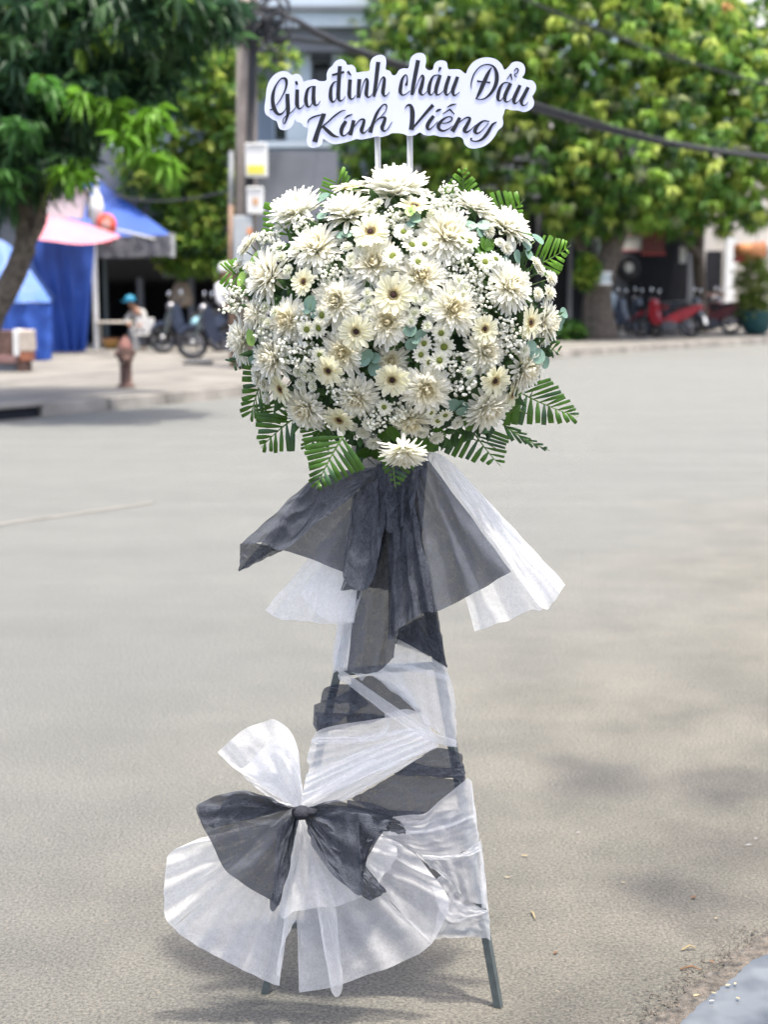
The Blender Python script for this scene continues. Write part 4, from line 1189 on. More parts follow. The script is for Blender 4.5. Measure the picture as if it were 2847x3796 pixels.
# ================================================================ THE STAND
def SY(y):                                   # distance of the stand's leaning front plane at a photo row
    return 2.925 + (3700 - y) / 1900 * .075
stand = thing('flower_stand', 'tall steel easel wrapped in black and white fabric carrying the flowers', 'flower stand', (gnd(1420, 3710).x, 2.97, 0))
def bar(p0, p1, w_, name, m, parent):
    """square steel tube between two world points"""
    p0, p1 = Vector(p0), Vector(p1)
    d = (p1 - p0)
    q = d.to_track_quat('Z', 'Y').to_matrix()
    return MB().box((p0 + p1) / 2, (w_, w_, d.length), q, bev=.0015).build(name, m, parent)
fr, fl = gnd(1849, 3732), gnd(981, 3680)
tr_, tl_ = pix(1589, 2265, SY(2265) + .025), pix(1295, 2300, SY(2300) + .025)
rt = fr + (tr_ - fr) * 1.62; lt = fl + (tl_ - fl) * 1.58
bar(fr, rt, .0165, 'leg', MAT['steel'], stand)
bar(fl, lt, .0165, 'leg', MAT['steel'], stand)
bar(gnd(1786, 3392), pix(1530, 1900, 3.07), .0165, 'leg', MAT['steel'], stand)
for y in (3430, 2480, 1900):
    u = (3700 - y) / (3700 - 2290)
    bar(fl.lerp(tl_, u), fr.lerp(tr_, u), .014, 'crossbar', MAT['steel'], stand)

def sheet(name, m, parent, A, B, off=0.0, offB=None, n=64, mm=38, amp=.006, freq=4, seed=0, wr=.005, edge_back=0.0, puff=0.0, pinch=1.0, smoothA=True, smoothB=True, wav=2.5, crease=.0018):
    """thin cloth between two edges A and B (photo pixels); folds run from A to B; off is metres behind (+) or before (-) the stand plane"""
    a, b = resample(A, n, smoothA), resample(B, n, smoothB)
    offB = off if offB is None else offB
    vs, fs, uv = [], [], []
    for j in range(mm):
        t = j / (mm - 1)
        for i in range(n):
            s_ = i / (n - 1)
            q = a[i] * (1 - t) + b[i] * t
            q = q + np.array((fb(s_ * 7, t * 5, seed + 31), fb(s_ * 7, t * 5, seed + 41))) * 7.0 * min(1, t * 3)
            Y = SY(q[1]) + off * (1 - t) + offB * t
            fa = (pinch + (1 - pinch) * t)
            d = amp * fa * math.sin(6.283 * freq * s_ + wav * fb(s_ * 3.1, t * 1.3, seed)) + wr * (fb(s_ * 9, t * 2.2, seed + 5) + .6 * fb(s_ * 4, t * 6, seed + 9))
            cr_ = max(0.0, 1 - 4 * abs(fb(s_ * 5 + t * 1.6, t * 2.2 - s_ * .8, seed + 21)))
            d -= crease * cr_ * cr_ * (.35 + .65 * math.sin(math.pi * min(1, t + .15)))
            d += edge_back * abs(2 * s_ - 1) ** 5 - puff * math.sin(math.pi * t) * math.sin(math.pi * s_)
            vs.append(pix(q[0], q[1], Y + d))
    for j in range(mm - 1):
        for i in range(n - 1):
            k = j * n + i
            fs.append((k, k + 1, k + n + 1, k + n))
    mb = MB().add(vs, fs)
    o = mb.build(name, m, parent, True)
    # uv in metres: u across the folds, v along them
    V = [Vector(v) for v in vs]
    jm = mm // 2
    cu = [0]
    for i in range(1, n): cu.append(cu[-1] + (V[jm * n + i] - V[jm * n + i - 1]).length)
    im = n // 2
    cv = [0]
    for j in range(1, mm): cv.append(cv[-1] + (V[j * n + im] - V[(j - 1) * n + im]).length)
    ul = o.data.uv_layers.new(name='UVMap')
    sd = seed * .37
    dat = []
    for f in o.data.polygons:
        for vi in f.vertices:
            dat += [cu[vi % n] + sd, cv[vi // n] + sd * .7]
    ul.data.foreach_set('uv', dat)
    return o
def c_(T, pts): return [T(*p) for p in pts]
WF, BF = MAT['white_fabric'], MAT['black_fabric']

# ---- wrapped bands, back to front (crop 4 and 6 tracing)
def W_(nm, m, T, A, B, off, **k):
    k['amp'] = k.get('amp', .006) * .34
    k['wr'] = k.get('wr', .005) * .42
    k['crease'] = .001
    return sheet(nm, m, stand, c_(T, A), c_(T, B), off, **k)
W_('black_wrap', BF, C6, [(-260, 700), (200, 740), (540, 760), (830, 790), (905, 1300)], [(-330, 1640), (-120, 1700), (300, 1640), (590, 1560), (885, 1465)], .035, amp=.004, seed=1, freq=3)
W_('black_wrap', BF, C4, [(900, 225), (1040, 95), (1215, 25)], [(1250, 400), (1262, 410), (1283, 445)], .012, amp=.003, seed=2, freq=3, smoothA=False)
W_('black_wrap', BF, C4, [(1020, -120), (1100, -100), (1180, -90)], [(900, 260), (1090, 330), (1270, 400)], .014, amp=.004, seed=76, freq=2)
W_('black_wrap', BF, C4, [(930, 160), (1050, 110), (1120, 200), (1235, 250)], [(920, 230), (1080, 310), (1200, 370), (1282, 440)], .004, amp=.003, seed=3, freq=2)
W_('white_wrap', WF, C4, [(585, -60), (495, 155), (455, 320), (458, 478)], [(700, -60), (680, 150), (660, 330), (560, 425)], .006, amp=.005, seed=4, freq=3, smoothA=True)
W_('black_wrap', BF, C4, [(500, 560), (395, 590), (365, 690)], [(640, 560), (640, 640), (640, 700)], .02, amp=.004, seed=5, freq=2)
W_('black_wrap', BF, C4, [(590, 520), (740, 500), (950, 600), (1100, 760)], [(560, 830), (700, 850), (850, 800), (1000, 780)], .028, amp=.004, seed=6, freq=3)
W_('black_wrap', BF, C4, [(596, 592), (480, 650), (320, 708), (312, 850), (345, 912)], [(725, 700), (640, 750), (560, 790), (480, 840), (440, 862)], .002, amp=.004, seed=7, freq=2, edge_back=.0, smoothA=False)
W_('black_wrap', BF, C4, [(330, 760), (520, 770), (700, 770), (880, 795)], [(345, 905), (520, 880), (700, 840), (868, 800)], .018, amp=.004, seed=8, freq=3)
W_('white_wrap', WF, C4, [(930, 232), (1090, 320), (1285, 440)], [(860, 430), (1060, 470), (1305, 540)], -.002, amp=.004, seed=9, freq=3, edge_back=.012)
W_('white_wrap', WF, C4, [(700, 462), (880, 405), (1190, 470), (1305, 520), (1345, 690)], [(1040, 730), (1130, 840), (1210, 900), (1290, 960), (1352, 1000)], -.006, amp=.007, seed=10, freq=5, edge_back=.012)
W_('white_wrap', WF, C4, [(560, 440), (700, 430), (860, 470), (950, 470)], [(670, 535), (740, 500), (900, 600), (1085, 748)], -.003, amp=.004, seed=11, freq=2)
W_('white_wrap', WF, C4, [(830, 770), (1000, 740), (1150, 800)], [(840, 950), (1000, 930), (1200, 985)], -.004, amp=.004, seed=75, freq=2)
W_('white_wrap', WF, C4, [(495, 440), (560, 480), (760, 620), (980, 770), (1200, 910), (1352, 965)], [(495, 520), (560, 560), (720, 680), (930, 840), (1150, 965), (1352, 1015)], -.012, amp=.003, seed=12, freq=2)
W_('white_wrap', WF, C4, [(300, 970), (345, 900), (470, 858), (680, 825), (890, 792)], [(300, 985), (400, 985), (540, 985), (700, 970), (840, 930)], -.008, amp=.005, seed=13, freq=3)
W_('white_wrap', WF, C4, [(296, 960), (400, 925), (560, 935), (720, 940), (850, 870)], [(320, 985), (420, 990), (560, 990), (700, 985), (835, 950)], -.014, amp=.002, seed=14, freq=2)
W_('white_wrap', WF, C4, [(300, 980), (268, 1100), (285, 1160), (250, 1290), (225, 1425)], [(1050, 870), (1120, 900), (1180, 960), (1215, 985), (1215, 1015)], -.010, amp=.004, seed=15, freq=5, wr=.006, mm=34)
W_('white_wrap', WF, C4, [(262, 1210), (250, 1290), (226, 1420), (240, 1440)], [(1010, 900), (1130, 950), (1190, 990), (1210, 1018)], -.016, amp=.005, seed=16, freq=4, wr=.005, mm=34)
W_('white_wrap', WF, C4, [(226, 1400), (235, 1450), (400, 1430), (560, 1396)], [(700, 1080), (760, 1100), (930, 1130), (1120, 1075)], -.018, amp=.004, seed=17, freq=3, wr=.004)
W_('black_wrap', BF, C4, [(1190, 1020), (1250, 1022), (1330, 1040), (1392, 1066)], [(900, 1212), (1040, 1215), (1240, 1235), (1420, 1245)], .008, amp=.003, seed=18, freq=2, edge_back=.01)
W_('black_wrap', BF, C4, [(1030, 1120), (1140, 1150), (1280, 1165), (1405, 1150)], [(900, 1213), (1040, 1218), (1240, 1238), (1418, 1250)], .002, amp=.002, seed=19, freq=2)
W_('black_wrap', BF, C4, [(905, 1210), (1060, 1215), (1240, 1240), (1420, 1250)], [(590, 1390), (760, 1480), (910, 1516), (1140, 1490), (1420, 1290)], .012, amp=.005, seed=20, freq=3, wr=.007)
W_('black_wrap', BF, C4, [(560, 1396), (740, 1420), (860, 1470), (910, 1516)], [(560, 1500), (700, 1520), (840, 1560), (960, 1560)], .004, amp=.004, seed=21, freq=2)
# lower white wrap on the right (crop 6)
W_('white_wrap', WF, C6, [(800, 528), (700, 610), (600, 690), (510, 768), (400, 778), (290, 792)], [(850, 800), (770, 825), (640, 875), (520, 905), (420, 910), (250, 920)], -.004, amp=.004, seed=22, freq=3)
W_('white_wrap', WF, C6, [(800, 526), (815, 535), (832, 548)], [(850, 800), (862, 860), (875, 960)], -.001, amp=.002, seed=23, freq=2, edge_back=0.004)
W_('white_wrap', WF, C6, [(180, 895), (380, 885), (520, 880), (700, 830), (848, 780)], [(300, 980), (480, 1050), (600, 1060), (750, 1045), (888, 975)], -.002, amp=.003, seed=24, freq=3)
W_('white_wrap', WF, C6, [(440, 1040), (560, 1058), (740, 1048), (890, 955)], [(560, 1150), (640, 1200), (800, 1360), (930, 1400)], -.005, amp=.005, seed=25, freq=4)
W_('white_wrap', WF, C6, [(480, 1050), (640, 1060), (780, 1035), (885, 985)], [(500, 1080), (640, 1085), (785, 1062), (892, 1030)], -.009, amp=.002, seed=26, freq=2)
W_('white_wrap', WF, C6, [(640, 1170), (740, 1300), (850, 1390), (945, 1440)], [(560, 1250), (600, 1400), (700, 1520), (890, 1465)], -.003, amp=.004, seed=27, freq=3)
W_('white_wrap', WF, C6, [(630, 1310), (760, 1380), (870, 1420), (948, 1440)], [(560, 1630), (680, 1625), (850, 1615), (962, 1640)], .001, amp=.005, seed=28, freq=4, wr=.005)
W_('white_wrap', WF, C6, [(888, 940), (895, 960), (900, 985)], [(900, 1420), (925, 1420), (946, 1440)], -.002, amp=.002, seed=29, freq=1)

# ---- upper drape of loose tails under the flowers (crop 3)
dra = thing('fabric_drape', 'flared black and white fabric tails hanging under the flowers', 'fabric drape', pix(1420, 2000, SY(2000) - .05))
D_ = lambda nm, m, A, B, o1, o2, **k: sheet(nm, m, dra, c_(C3, A), c_(C3, B), o1, o2, crease=.006, **k)
D_('white_tail', WF, [(760, 240), (690, 300), (600, 330)], [(590, 900), (520, 912), (380, 900), (240, 885), (168, 845)], -.03, -.045, amp=.010, seed=31, freq=3, pinch=.3)
D_('white_tail', WF, [(760, 260), (680, 330)], [(590, 905), (440, 880), (330, 765)], -.034, -.055, amp=.006, seed=32, freq=2, pinch=.3)
D_('white_tail', WF, [(600, 540), (560, 620), (520, 700)], [(590, 1130), (540, 1130), (495, 1130)], -.025, -.01, amp=.005, seed=33, freq=3)
D_('white_tail', WF, [(930, 120), (945, 90), (1010, 115), (1085, 178)], [(1160, 945), (1300, 900), (1430, 842), (1480, 838), (1590, 725)], -.03, -.05, amp=.008, seed=34, freq=3, pinch=.3, smoothA=False)
D_('white_tail', WF, [(940, 86), (1010, 112), (1085, 176)], [(1395, 745), (1500, 838), (1590, 726)], -.038, -.066, amp=.007, seed=35, freq=2, pinch=.2)
D_('black_tail', BF, [(540, 110), (640, 30), (760, 0), (880, 20), (960, 70)], [(640, 330), (700, 350), (760, 360), (820, 350), (880, 320)], .02, -.03, amp=.006, seed=77, freq=3)
D_('black_tail', BF, [(700, 150), (800, 160), (940, 140)], [(590, 700), (680, 740), (790, 740), (900, 640)], -.035, -.04, amp=.006, seed=30, freq=3, pinch=.3)
D_('black_tail', BF, [(690, 230), (740, 240), (800, 300)], [(527, 750), (600, 748), (650, 738), (700, 660)], -.04, -.06, amp=.006, seed=36, freq=2, pinch=.2)
D_('black_tail', BF, [(640, 470), (700, 460), (780, 460), (850, 470)], [(555, 1140), (690, 1140), (778, 1070)], -.045, -.055, amp=.006, seed=37, freq=3, pinch=.6)
D_('black_tail', BF, [(780, 170), (700, 170), (560, 180), (385, 230)], [(740, 430), (655, 735), (530, 662), (250, 562), (150, 600), (46, 660)], -.06, -.085, amp=.008, seed=39, freq=3, pinch=.3, mm=34)
D_('black_tail', BF, [(700, 165), (540, 190), (385, 228)], [(590, 300), (420, 430), (255, 560), (160, 525), (52, 535)], -.078, -.112, amp=.004, seed=40, freq=2, pinch=.3)
D_('black_tail', BF, [(740, 190), (690, 230), (585, 300)], [(740, 430), (660, 735), (540, 690), (560, 480)], -.082, -.114, amp=.004, seed=41, freq=2, pinch=.3)
D_('black_tail', BF, [(50, 530), (110, 525), (245, 556)], [(46, 662), (120, 625), (250, 563)], -.098, -.090, amp=.003, seed=42, freq=2)
D_('black_tail', BF, [(820, 200), (860, 190), (940, 130)], [(752, 990), (900, 865), (1000, 845), (1110, 790), (1335, 662)], -.075, -.10, amp=.013, seed=43, freq=4, pinch=.25, mm=36, smoothA=False)
D_('black_tail', BF, [(760, 200), (800, 230), (850, 240)], [(752, 990), (800, 935), (900, 865), (985, 845)], -.082, -.112, amp=.008, seed=44, freq=3, pinch=.2, mm=34)
D_('black_tail', BF, [(700, 170), (760, 170), (850, 180), (900, 170)], [(720, 430), (760, 480), (800, 470), (870, 380)], -.086, -.098, amp=.010, seed=45, freq=3, pinch=.4)

# ---- bow at the left shin (crop 5)
bow = thing('fabric_bow', 'big black and white fabric bow tied low on the left leg', 'bow', pix(1118, 3010, SY(3010) - .05))
K_ = [(925, 690), (945, 700), (960, 690)]
B_ = lambda nm, m, A, B, o1, o2, **k: sheet(nm, m, bow, c_(C5, A), c_(C5, B), o1, o2, **{**k, 'crease': .004, 'wav': 4.0, 'amp': k.get('amp', .006) * (.5 if m is WF else .8)})
B_('white_tail', WF, [(925, 700), (935, 712), (950, 705)], [(150, 1390), (260, 1480), (420, 1570), (740, 1730), (805, 1748)], -.05, -.075, amp=.014, seed=51, freq=4, pinch=.1, mm=36, n=60)
B_('white_tail', WF, [(920, 690), (930, 705)], [(360, 832), (230, 875), (135, 930), (108, 1000), (95, 1180), (98, 1310), (150, 1390)], -.052, -.082, amp=.010, seed=52, freq=4, pinch=.1, mm=34, n=60)
B_('white_tail', WF, [(935, 705), (945, 712)], [(795, 1745), (800, 1600), (850, 1450), (910, 1340)], -.055, -.085, amp=.006, seed=53, freq=2, pinch=.1)
B_('white_tail', WF, [(930, 712), (940, 715), (955, 712), (965, 700)], [(915, 1290), (925, 1789), (1120, 1765), (1440, 1650), (1660, 1560), (1745, 1490)], -.045, -.07, amp=.010, seed=54, freq=5, pinch=.15, mm=40, n=64, smoothB=False)
B_('white_tail', WF, [(950, 712), (965, 705), (975, 695)], [(1745, 1490), (1800, 1400), (1845, 1260), (1835, 1190), (1760, 1080), (1640, 940), (1480, 850), (1300, 800)], -.046, -.075, amp=.010, seed=55, freq=4, pinch=.15, mm=36, n=60)
B_('white_tail', WF, [(945, 712), (955, 712)], [(1060, 1265), (1120, 1760), (1195, 1750), (1150, 1260)], -.07, -.09, amp=.006, seed=56, freq=2, pinch=.2)
B_('white_tail', WF, [(925, 705), (935, 715), (950, 715)], [(800, 1295), (825, 1340), (910, 1290), (1060, 1268), (1180, 1255), (1330, 1195)], -.075, -.10, amp=.012, seed=57, freq=4, pinch=.15, mm=34, n=54)
B_('white_tail', WF, [(940, 712), (960, 705)], [(1330, 1195), (1440, 1090), (1530, 920), (1440, 820)], -.065, -.082, amp=.008, seed=58, freq=3, pinch=.15)
B_('white_loop', WF, [(900, 660), (930, 655), (948, 640)], [(425, 312), (520, 225), (620, 155), (720, 120), (785, 116), (895, 213), (935, 420), (946, 520)], -.05, -.06, amp=.008, seed=59, freq=4, pinch=.1, n=60, puff=.03)
B_('white_loop', WF, [(895, 655), (930, 660), (945, 645)], [(425, 314), (560, 420), (700, 290), (780, 240), (890, 240), (940, 500)], -.055, -.085, amp=.010, seed=60, freq=3, pinch=.1, n=54)
B_('white_loop', WF, [(880, 650), (905, 655), (940, 660)], [(425, 314), (560, 440), (700, 560), (830, 640)], -.058, -.082, amp=.008, seed=61, freq=2, pinch=.1)
B_('black_loop', BF, [(850, 655), (900, 650), (935, 680)], [(305, 640), (330, 760), (395, 880), (470, 1040), (560, 1110), (750, 1222), (800, 1250), (860, 1000), (915, 740)], -.085, -.11, amp=.012, seed=62, freq=4, pinch=.12, n=64, mm=34, puff=.02)
B_('black_loop', BF, [(850, 650), (890, 660)], [(850, 652), (700, 575), (545, 552), (430, 575), (303, 640), (312, 720), (400, 780)], -.100, -.128, amp=.004, seed=63, freq=3, pinch=.12, n=54, puff=.01)
B_('black_loop', BF, [(860, 660), (900, 655), (925, 670)], [(400, 775), (470, 600), (560, 570), (700, 590), (830, 640)], -.110, -.142, amp=.004, seed=64, freq=3, pinch=.15, n=50)
B_('black_loop', BF, [(910, 690), (930, 700)], [(745, 1222), (748, 1278), (784, 1275), (850, 1080), (915, 740)], -.092, -.112, amp=.005, seed=65, freq=2, pinch=.15)
B_('black_loop', BF, [(900, 690), (925, 705)], [(790, 790), (775, 1220), (850, 1080), (912, 740)], -.105, -.138, amp=.005, seed=66, freq=2, pinch=.15)
B_('black_loop', BF, [(960, 665), (975, 672), (955, 705)], [(1000, 650), (1160, 608), (1290, 640), (1500, 708), (1440, 790), (1370, 900), (1325, 1015), (1310, 1195), (1120, 1050), (1010, 890)], -.086, -.11, amp=.012, seed=67, freq=4, pinch=.12, n=64, mm=34, puff=.02, smoothB=False)
B_('black_loop', BF, [(965, 675), (960, 705)], [(1290, 685), (1300, 900), (1310, 1190), (1130, 1060), (1010, 890)], -.104, -.142, amp=.005, seed=68, freq=3, pinch=.12, n=54)
B_('black_loop', BF, [(1290, 690), (1285, 900), (1300, 1190)], [(1500, 712), (1380, 900), (1325, 1010)], -.112, -.112, amp=.004, seed=69, freq=2)
B_('black_tail', BF, [(1328, 1005), (1315, 1100), (1310, 1195)], [(1463, 1165), (1420, 1200), (1360, 1226)], -.118, -.10, amp=.003, seed=70, freq=2)
B_('black_tail', BF, [(1510, 715), (1470, 740), (1435, 792)], [(1560, 750), (1582, 790), (1584, 820)], -.09, -.08, amp=.004, seed=71, freq=2)
kn = MB()
c = pix(*C5(940, 685), SY(3013) - .11)
kn.ico(c, (.020, .018, .014), 3, None, .05, rng)
kn.ico(c + Vector((.02, 0, .003)), (.012, .014, .010), 2, None, .08, rng)
kn.build('knot', MAT['ink'] if False else mat('black_knot', (.018, .020, .028), .75, .2, 90, .5, 300), bow, True)

# ================================================================ NAME BOARD
BY = 3.06
sg = thing('message_board', 'white cut out board with black script lettering above the flowers', 'sign', pix(1460, 640, BY))
out = [L1(*p) for p in [(60, 670), (75, 560), (85, 460), (110, 380), (160, 310), (220, 270), (285, 255), (340, 275), (375, 300), (420, 287), (465, 300), (495, 345), (505, 378), (560, 360), (640, 350), (690, 370), (765, 362), (770, 290), (795, 230), (835, 195), (865, 150), (930, 120), (985, 145), (1005, 185), (1060, 185), (1100, 225), (1112, 270), (1180, 262), (1255, 252), (1265, 170), (1290, 110), (1345, 78), (1400, 72), (1440, 100), (1450, 160), (1445, 235), (1490, 255), (1520, 300), (1560, 298)]]
out += [L2(*p) for p in [(60, 245), (110, 225), (165, 222), (180, 150), (205, 90), (255, 55), (320, 50), (360, 85), (368, 150), (360, 215), (400, 248), (445, 235), (460, 180), (500, 142), (560, 135), (605, 160), (620, 230), (670, 235), (750, 238), (800, 275), (825, 280), (850, 220), (910, 150), (990, 110), (1080, 100), (1170, 125), (1230, 180), (1262, 240), (1310, 205), (1350, 160), (1410, 147), (1470, 170), (1498, 225), (1490, 290), (1465, 330), (1520, 355), (1580, 365), (1618, 410), (1620, 470), (1595, 520), (1580, 548), (1600, 600), (1590, 660), (1540, 705), (1480, 722), (1420, 705), (1340, 700), (1275, 688), (1255, 740), (1240, 785), (1248, 840), (1235, 890), (1190, 930), (1150, 1000), (1090, 1070), (1020, 1115), (930, 1137), (860, 1130), (810, 1090), (785, 1025), (730, 1000), (670, 1012), (600, 1005), (530, 1003), (460, 985), (400, 992), (340, 980), (295, 955), (240, 985), (160, 992), (100, 968)]]
out += [L1(*p) for p in [(1520, 962), (1470, 985), (1400, 1005), (1340, 1000), (1250, 1020), (1170, 1035), (1110, 1030), (1030, 1055), (930, 1080), (850, 1088), (790, 1065), (732, 1030), (720, 1080), (680, 1115), (610, 1130), (560, 1105), (540, 1050), (550, 980), (558, 910), (510, 890), (480, 850), (430, 835), (405, 808), (390, 860), (350, 910), (290, 928), (230, 910), (200, 830), (160, 810), (110, 775), (70, 740)]]
op = catmull(out, len(out) * 4, True)
MB().prism([pix(x, y, BY) for x, y in op], (0, .004, 0)).build('board', MAT['board'], sg)
for x in (1396, 1517):
    MB().tube([pix(x + 2, 470, BY + .016), pix(x + (14 if x < 1450 else 6), 1000, BY + .02)], .0062, 12).build('rod', MAT['pipe'], sg, True)
nstroke = [0]
def stroke(mb, T, pts):
    P = catmull([(*T(x, y), w_ * .3255) for x, y, w_ in pts], max(14, 7 * len(pts))) if len(pts) > 2 else np.array([(*T(x, y), w_ * .3255) for x, y, w_ in pts])
    nstroke[0] += 1
    Yf = BY - .0012 - .00004 * (nstroke[0] % 5)
    n = len(P); Lf, Rt = [], []
    for i in range(n):
        d = P[min(i + 1, n - 1)][:2] - P[max(i - 1, 0)][:2]
        d = d / (np.linalg.norm(d) + 1e-9)
        nn = np.array((-d[1], d[0])); w_ = max(P[i][2], 1.2) / 2
        Lf.append(P[i][:2] + nn * w_); Rt.append(P[i][:2] - nn * w_)
    vs = [pix(q[0], q[1], Yf) for q in Lf] + [pix(q[0], q[1], Yf) for q in Rt]
    vs += [v + Vector((0, .0010, 0)) for v in vs]
    m = 2 * n; fs = []
    for i in range(n - 1):
        fs.append((i, i + n, i + n + 1, i + 1))
        fs.append((i + m, i + 1 + m, i + n + 1 + m, i + n + m))
        fs.append((i, i + 1, i + 1 + m, i + m))
        fs.append((i + n, i + n + m, i + n + 1 + m, i + n + 1))
    fs += [(0, m, m + n, n), (n - 1, 2 * n - 1, m + 2 * n - 1, m + n - 1)]
    mb.add(vs, fs)
def letter(T, *strokes):
    mb = MB()
    for s_ in strokes: stroke(mb, T, s_)
    mb.build('letter', MAT['ink'], sg)
letter(L1, [(192, 645, 6), (240, 580, 10), (288, 490, 15), (312, 410, 26), (306, 355, 34), (280, 337, 22), (240, 350, 12), (188, 425, 18), (158, 520, 38), (156, 610, 42), (175, 690, 46), (212, 742, 32), (250, 745, 22), (288, 710, 10), (312, 665, 6)],
       [(122, 700, 13), (178, 682, 12)],
       [(322, 515, 44), (325, 600, 46), (330, 690, 46), (326, 750, 34), (305, 820, 18), (287, 852, 11), (270, 838, 8), (276, 800, 8), (318, 757, 10), (370, 722, 9), (418, 668, 6)])
letter(L1, [(434, 465, 42), (432, 560, 44), (434, 640, 44), (455, 682, 22), (485, 672, 10), (512, 638, 5)], [(421, 370, 22), (426, 390, 31), (434, 412, 22)])
letter(L1, [(622, 432, 8), (588, 436, 14), (552, 470, 30), (536, 540, 40), (534, 600, 44), (548, 650, 32), (572, 662, 14), (600, 628, 8), (612, 590, 5)], [(626, 425, 40), (620, 520, 44), (622, 600, 46), (642, 642, 26), (670, 636, 10), (697, 598, 5)])
letter(L1, [(886, 374, 8), (852, 386, 16), (822, 440, 32), (814, 510, 42), (818, 570, 40), (838, 607, 22), (865, 592, 10), (888, 550, 5)], [(921, 200, 44), (912, 330, 44), (905, 460, 44), (903, 545, 44), (920, 592, 24), (955, 582, 9), (983, 543, 5)], [(832, 302, 24), (905, 283, 26), (970, 265, 24)])
letter(L1, [(1037, 352, 44), (1031, 450, 42), (1029, 530, 44), (1046, 572, 22), (1075, 565, 10), (1102, 528, 5)], [(1010, 258, 30), (1048, 306, 12)])
letter(L1, [(1144, 347, 44), (1136, 450, 42), (1130, 560, 40)], [(1150, 558, 5), (1166, 480, 7), (1190, 392, 10), (1220, 345, 18), (1236, 370, 32), (1228, 450, 42), (1222, 515, 42), (1240, 551, 22), (1265, 546, 10), (1294, 512, 5)])
letter(L1, [(1359, 152, 48), (1345, 270, 46), (1330, 400, 44), (1316, 500, 40), (1312, 548, 28)], [(1318, 545, 5), (1346, 470, 6), (1380, 372, 9), (1414, 325, 16), (1430, 350, 32), (1420, 430, 42), (1412, 500, 42), (1430, 538, 22), (1456, 530, 9), (1487, 493, 5)])
letter(L1, [(550, 847, 6), (570, 808, 14), (620, 778, 18), (690, 757, 14), (760, 742, 8)], [(740, 742, 48), (697, 860, 48), (657, 980, 54), (633, 1062, 60)], [(990, 702, 4), (940, 711, 14), (860, 766, 18), (790, 830, 16), (722, 888, 14), (688, 935, 8)], [(730, 888, 30), (790, 945, 42), (850, 992, 32), (912, 1006, 6)])
letter(L1, [(990, 826, 38), (950, 890, 44), (936, 950, 42), (952, 990, 22), (985, 984, 12), (1028, 938, 6)], [(968, 799, 6), (1010, 769, 20), (1066, 746, 6)])
letter(L1, [(1078, 816, 42), (1060, 900, 44), (1036, 986, 48)], [(1042, 958, 5), (1090, 882, 10), (1150, 812, 14), (1196, 812, 28), (1186, 870, 38), (1167, 930, 42), (1187, 962, 22), (1220, 942, 10), (1268, 886, 5)])
letter(L1, [(1266, 956, 48), (1292, 870, 38), (1340, 742, 32), (1400, 652, 16), (1440, 635, 15), (1456, 660, 14), (1440, 712, 10), (1390, 772, 7), (1342, 808, 6)], [(1292, 900, 5), (1332, 830, 8), (1392, 786, 14), (1436, 792, 32), (1420, 850, 40), (1402, 900, 42), (1422, 937, 22), (1460, 920, 10), (1518, 832, 5)])
letter(L2, [(140, 420, 34), (153, 370, 18), (152, 318, 12), (130, 300, 14), (96, 350, 30), (79, 430, 42), (74, 490, 40), (95, 526, 20), (130, 521, 10), (188, 478, 5)])
letter(L2, [(277, 132, 48), (250, 270, 46), (222, 420, 44), (206, 528, 34)], [(222, 525, 5), (252, 440, 6), (290, 350, 8), (323, 305, 18), (337, 335, 30), (318, 420, 42), (300, 488, 42), (320, 526, 20), (350, 516, 9), (388, 478, 5)])
letter(L2, [(520, 300, 8), (458, 310, 16), (421, 370, 32), (402, 450, 42), (404, 505, 34), (430, 526, 12), (472, 468, 6)], [(530, 300, 34), (497, 400, 44), (480, 475, 42), (490, 522, 24), (525, 516, 10), (577, 468, 5)], [(510, 263, 10), (533, 212, 32)])
letter(L2, [(634, 312, 38), (605, 400, 42), (588, 478, 42), (602, 527, 22), (635, 506, 8), (672, 448, 5)], [(728, 320, 38), (695, 410, 42), (672, 480, 42), (686, 532, 22), (715, 522, 10), (750, 493, 5)])
letter(L2, [(886, 460, 4), (885, 380, 14), (920, 280, 14), (990, 202, 11), (1070, 180, 12), (1140, 207, 22), (1174, 290, 42), (1168, 390, 44), (1120, 490, 34), (1050, 560, 18), (990, 578, 10), (930, 568, 10)], [(1116, 212, 6), (1076, 280, 36), (1030, 380, 46), (982, 490, 40), (942, 566, 16)], [(950, 370, 20), (1030, 379, 14), (1100, 386, 20)])
letter(L2, [(1330, 392, 8), (1258, 390, 16), (1211, 450, 34), (1189, 530, 40), (1190, 578, 32), (1215, 592, 12), (1262, 538, 6)], [(1334, 395, 38), (1291, 480, 42), (1266, 550, 42), (1276, 602, 22), (1310, 600, 9), (1347, 568, 5)], [(1288, 348, 6), (1337, 286, 14)], [(1333, 286, 22), (1350, 356, 10)], [(1372, 256, 8), (1400, 225, 12), (1420, 245, 14), (1405, 278, 10), (1380, 290, 9), (1380, 308, 11), (1400, 318, 9)])
letter(L2, [(1440, 416, 38), (1396, 510, 42), (1369, 580, 42), (1379, 624, 22), (1415, 606, 8), (1452, 558, 5)], [(1533, 440, 38), (1486, 530, 42), (1455, 593, 42), (1466, 642, 22), (1500, 641, 9), (1532, 608, 5)])
letter(L2, [(125, 682, 5), (155, 646, 20), (194, 652, 34), (212, 720, 52), (210, 820, 52), (200, 924, 58)], [(200, 925, 20), (290, 820, 26), (380, 715, 34), (448, 642, 42)])
letter(L2, [(454, 766, 38), (400, 840, 44), (382, 890, 42), (402, 922, 22), (445, 890, 10), (502, 828, 5)], [(480, 718, 14), (510, 700, 26), (542, 690, 8)])
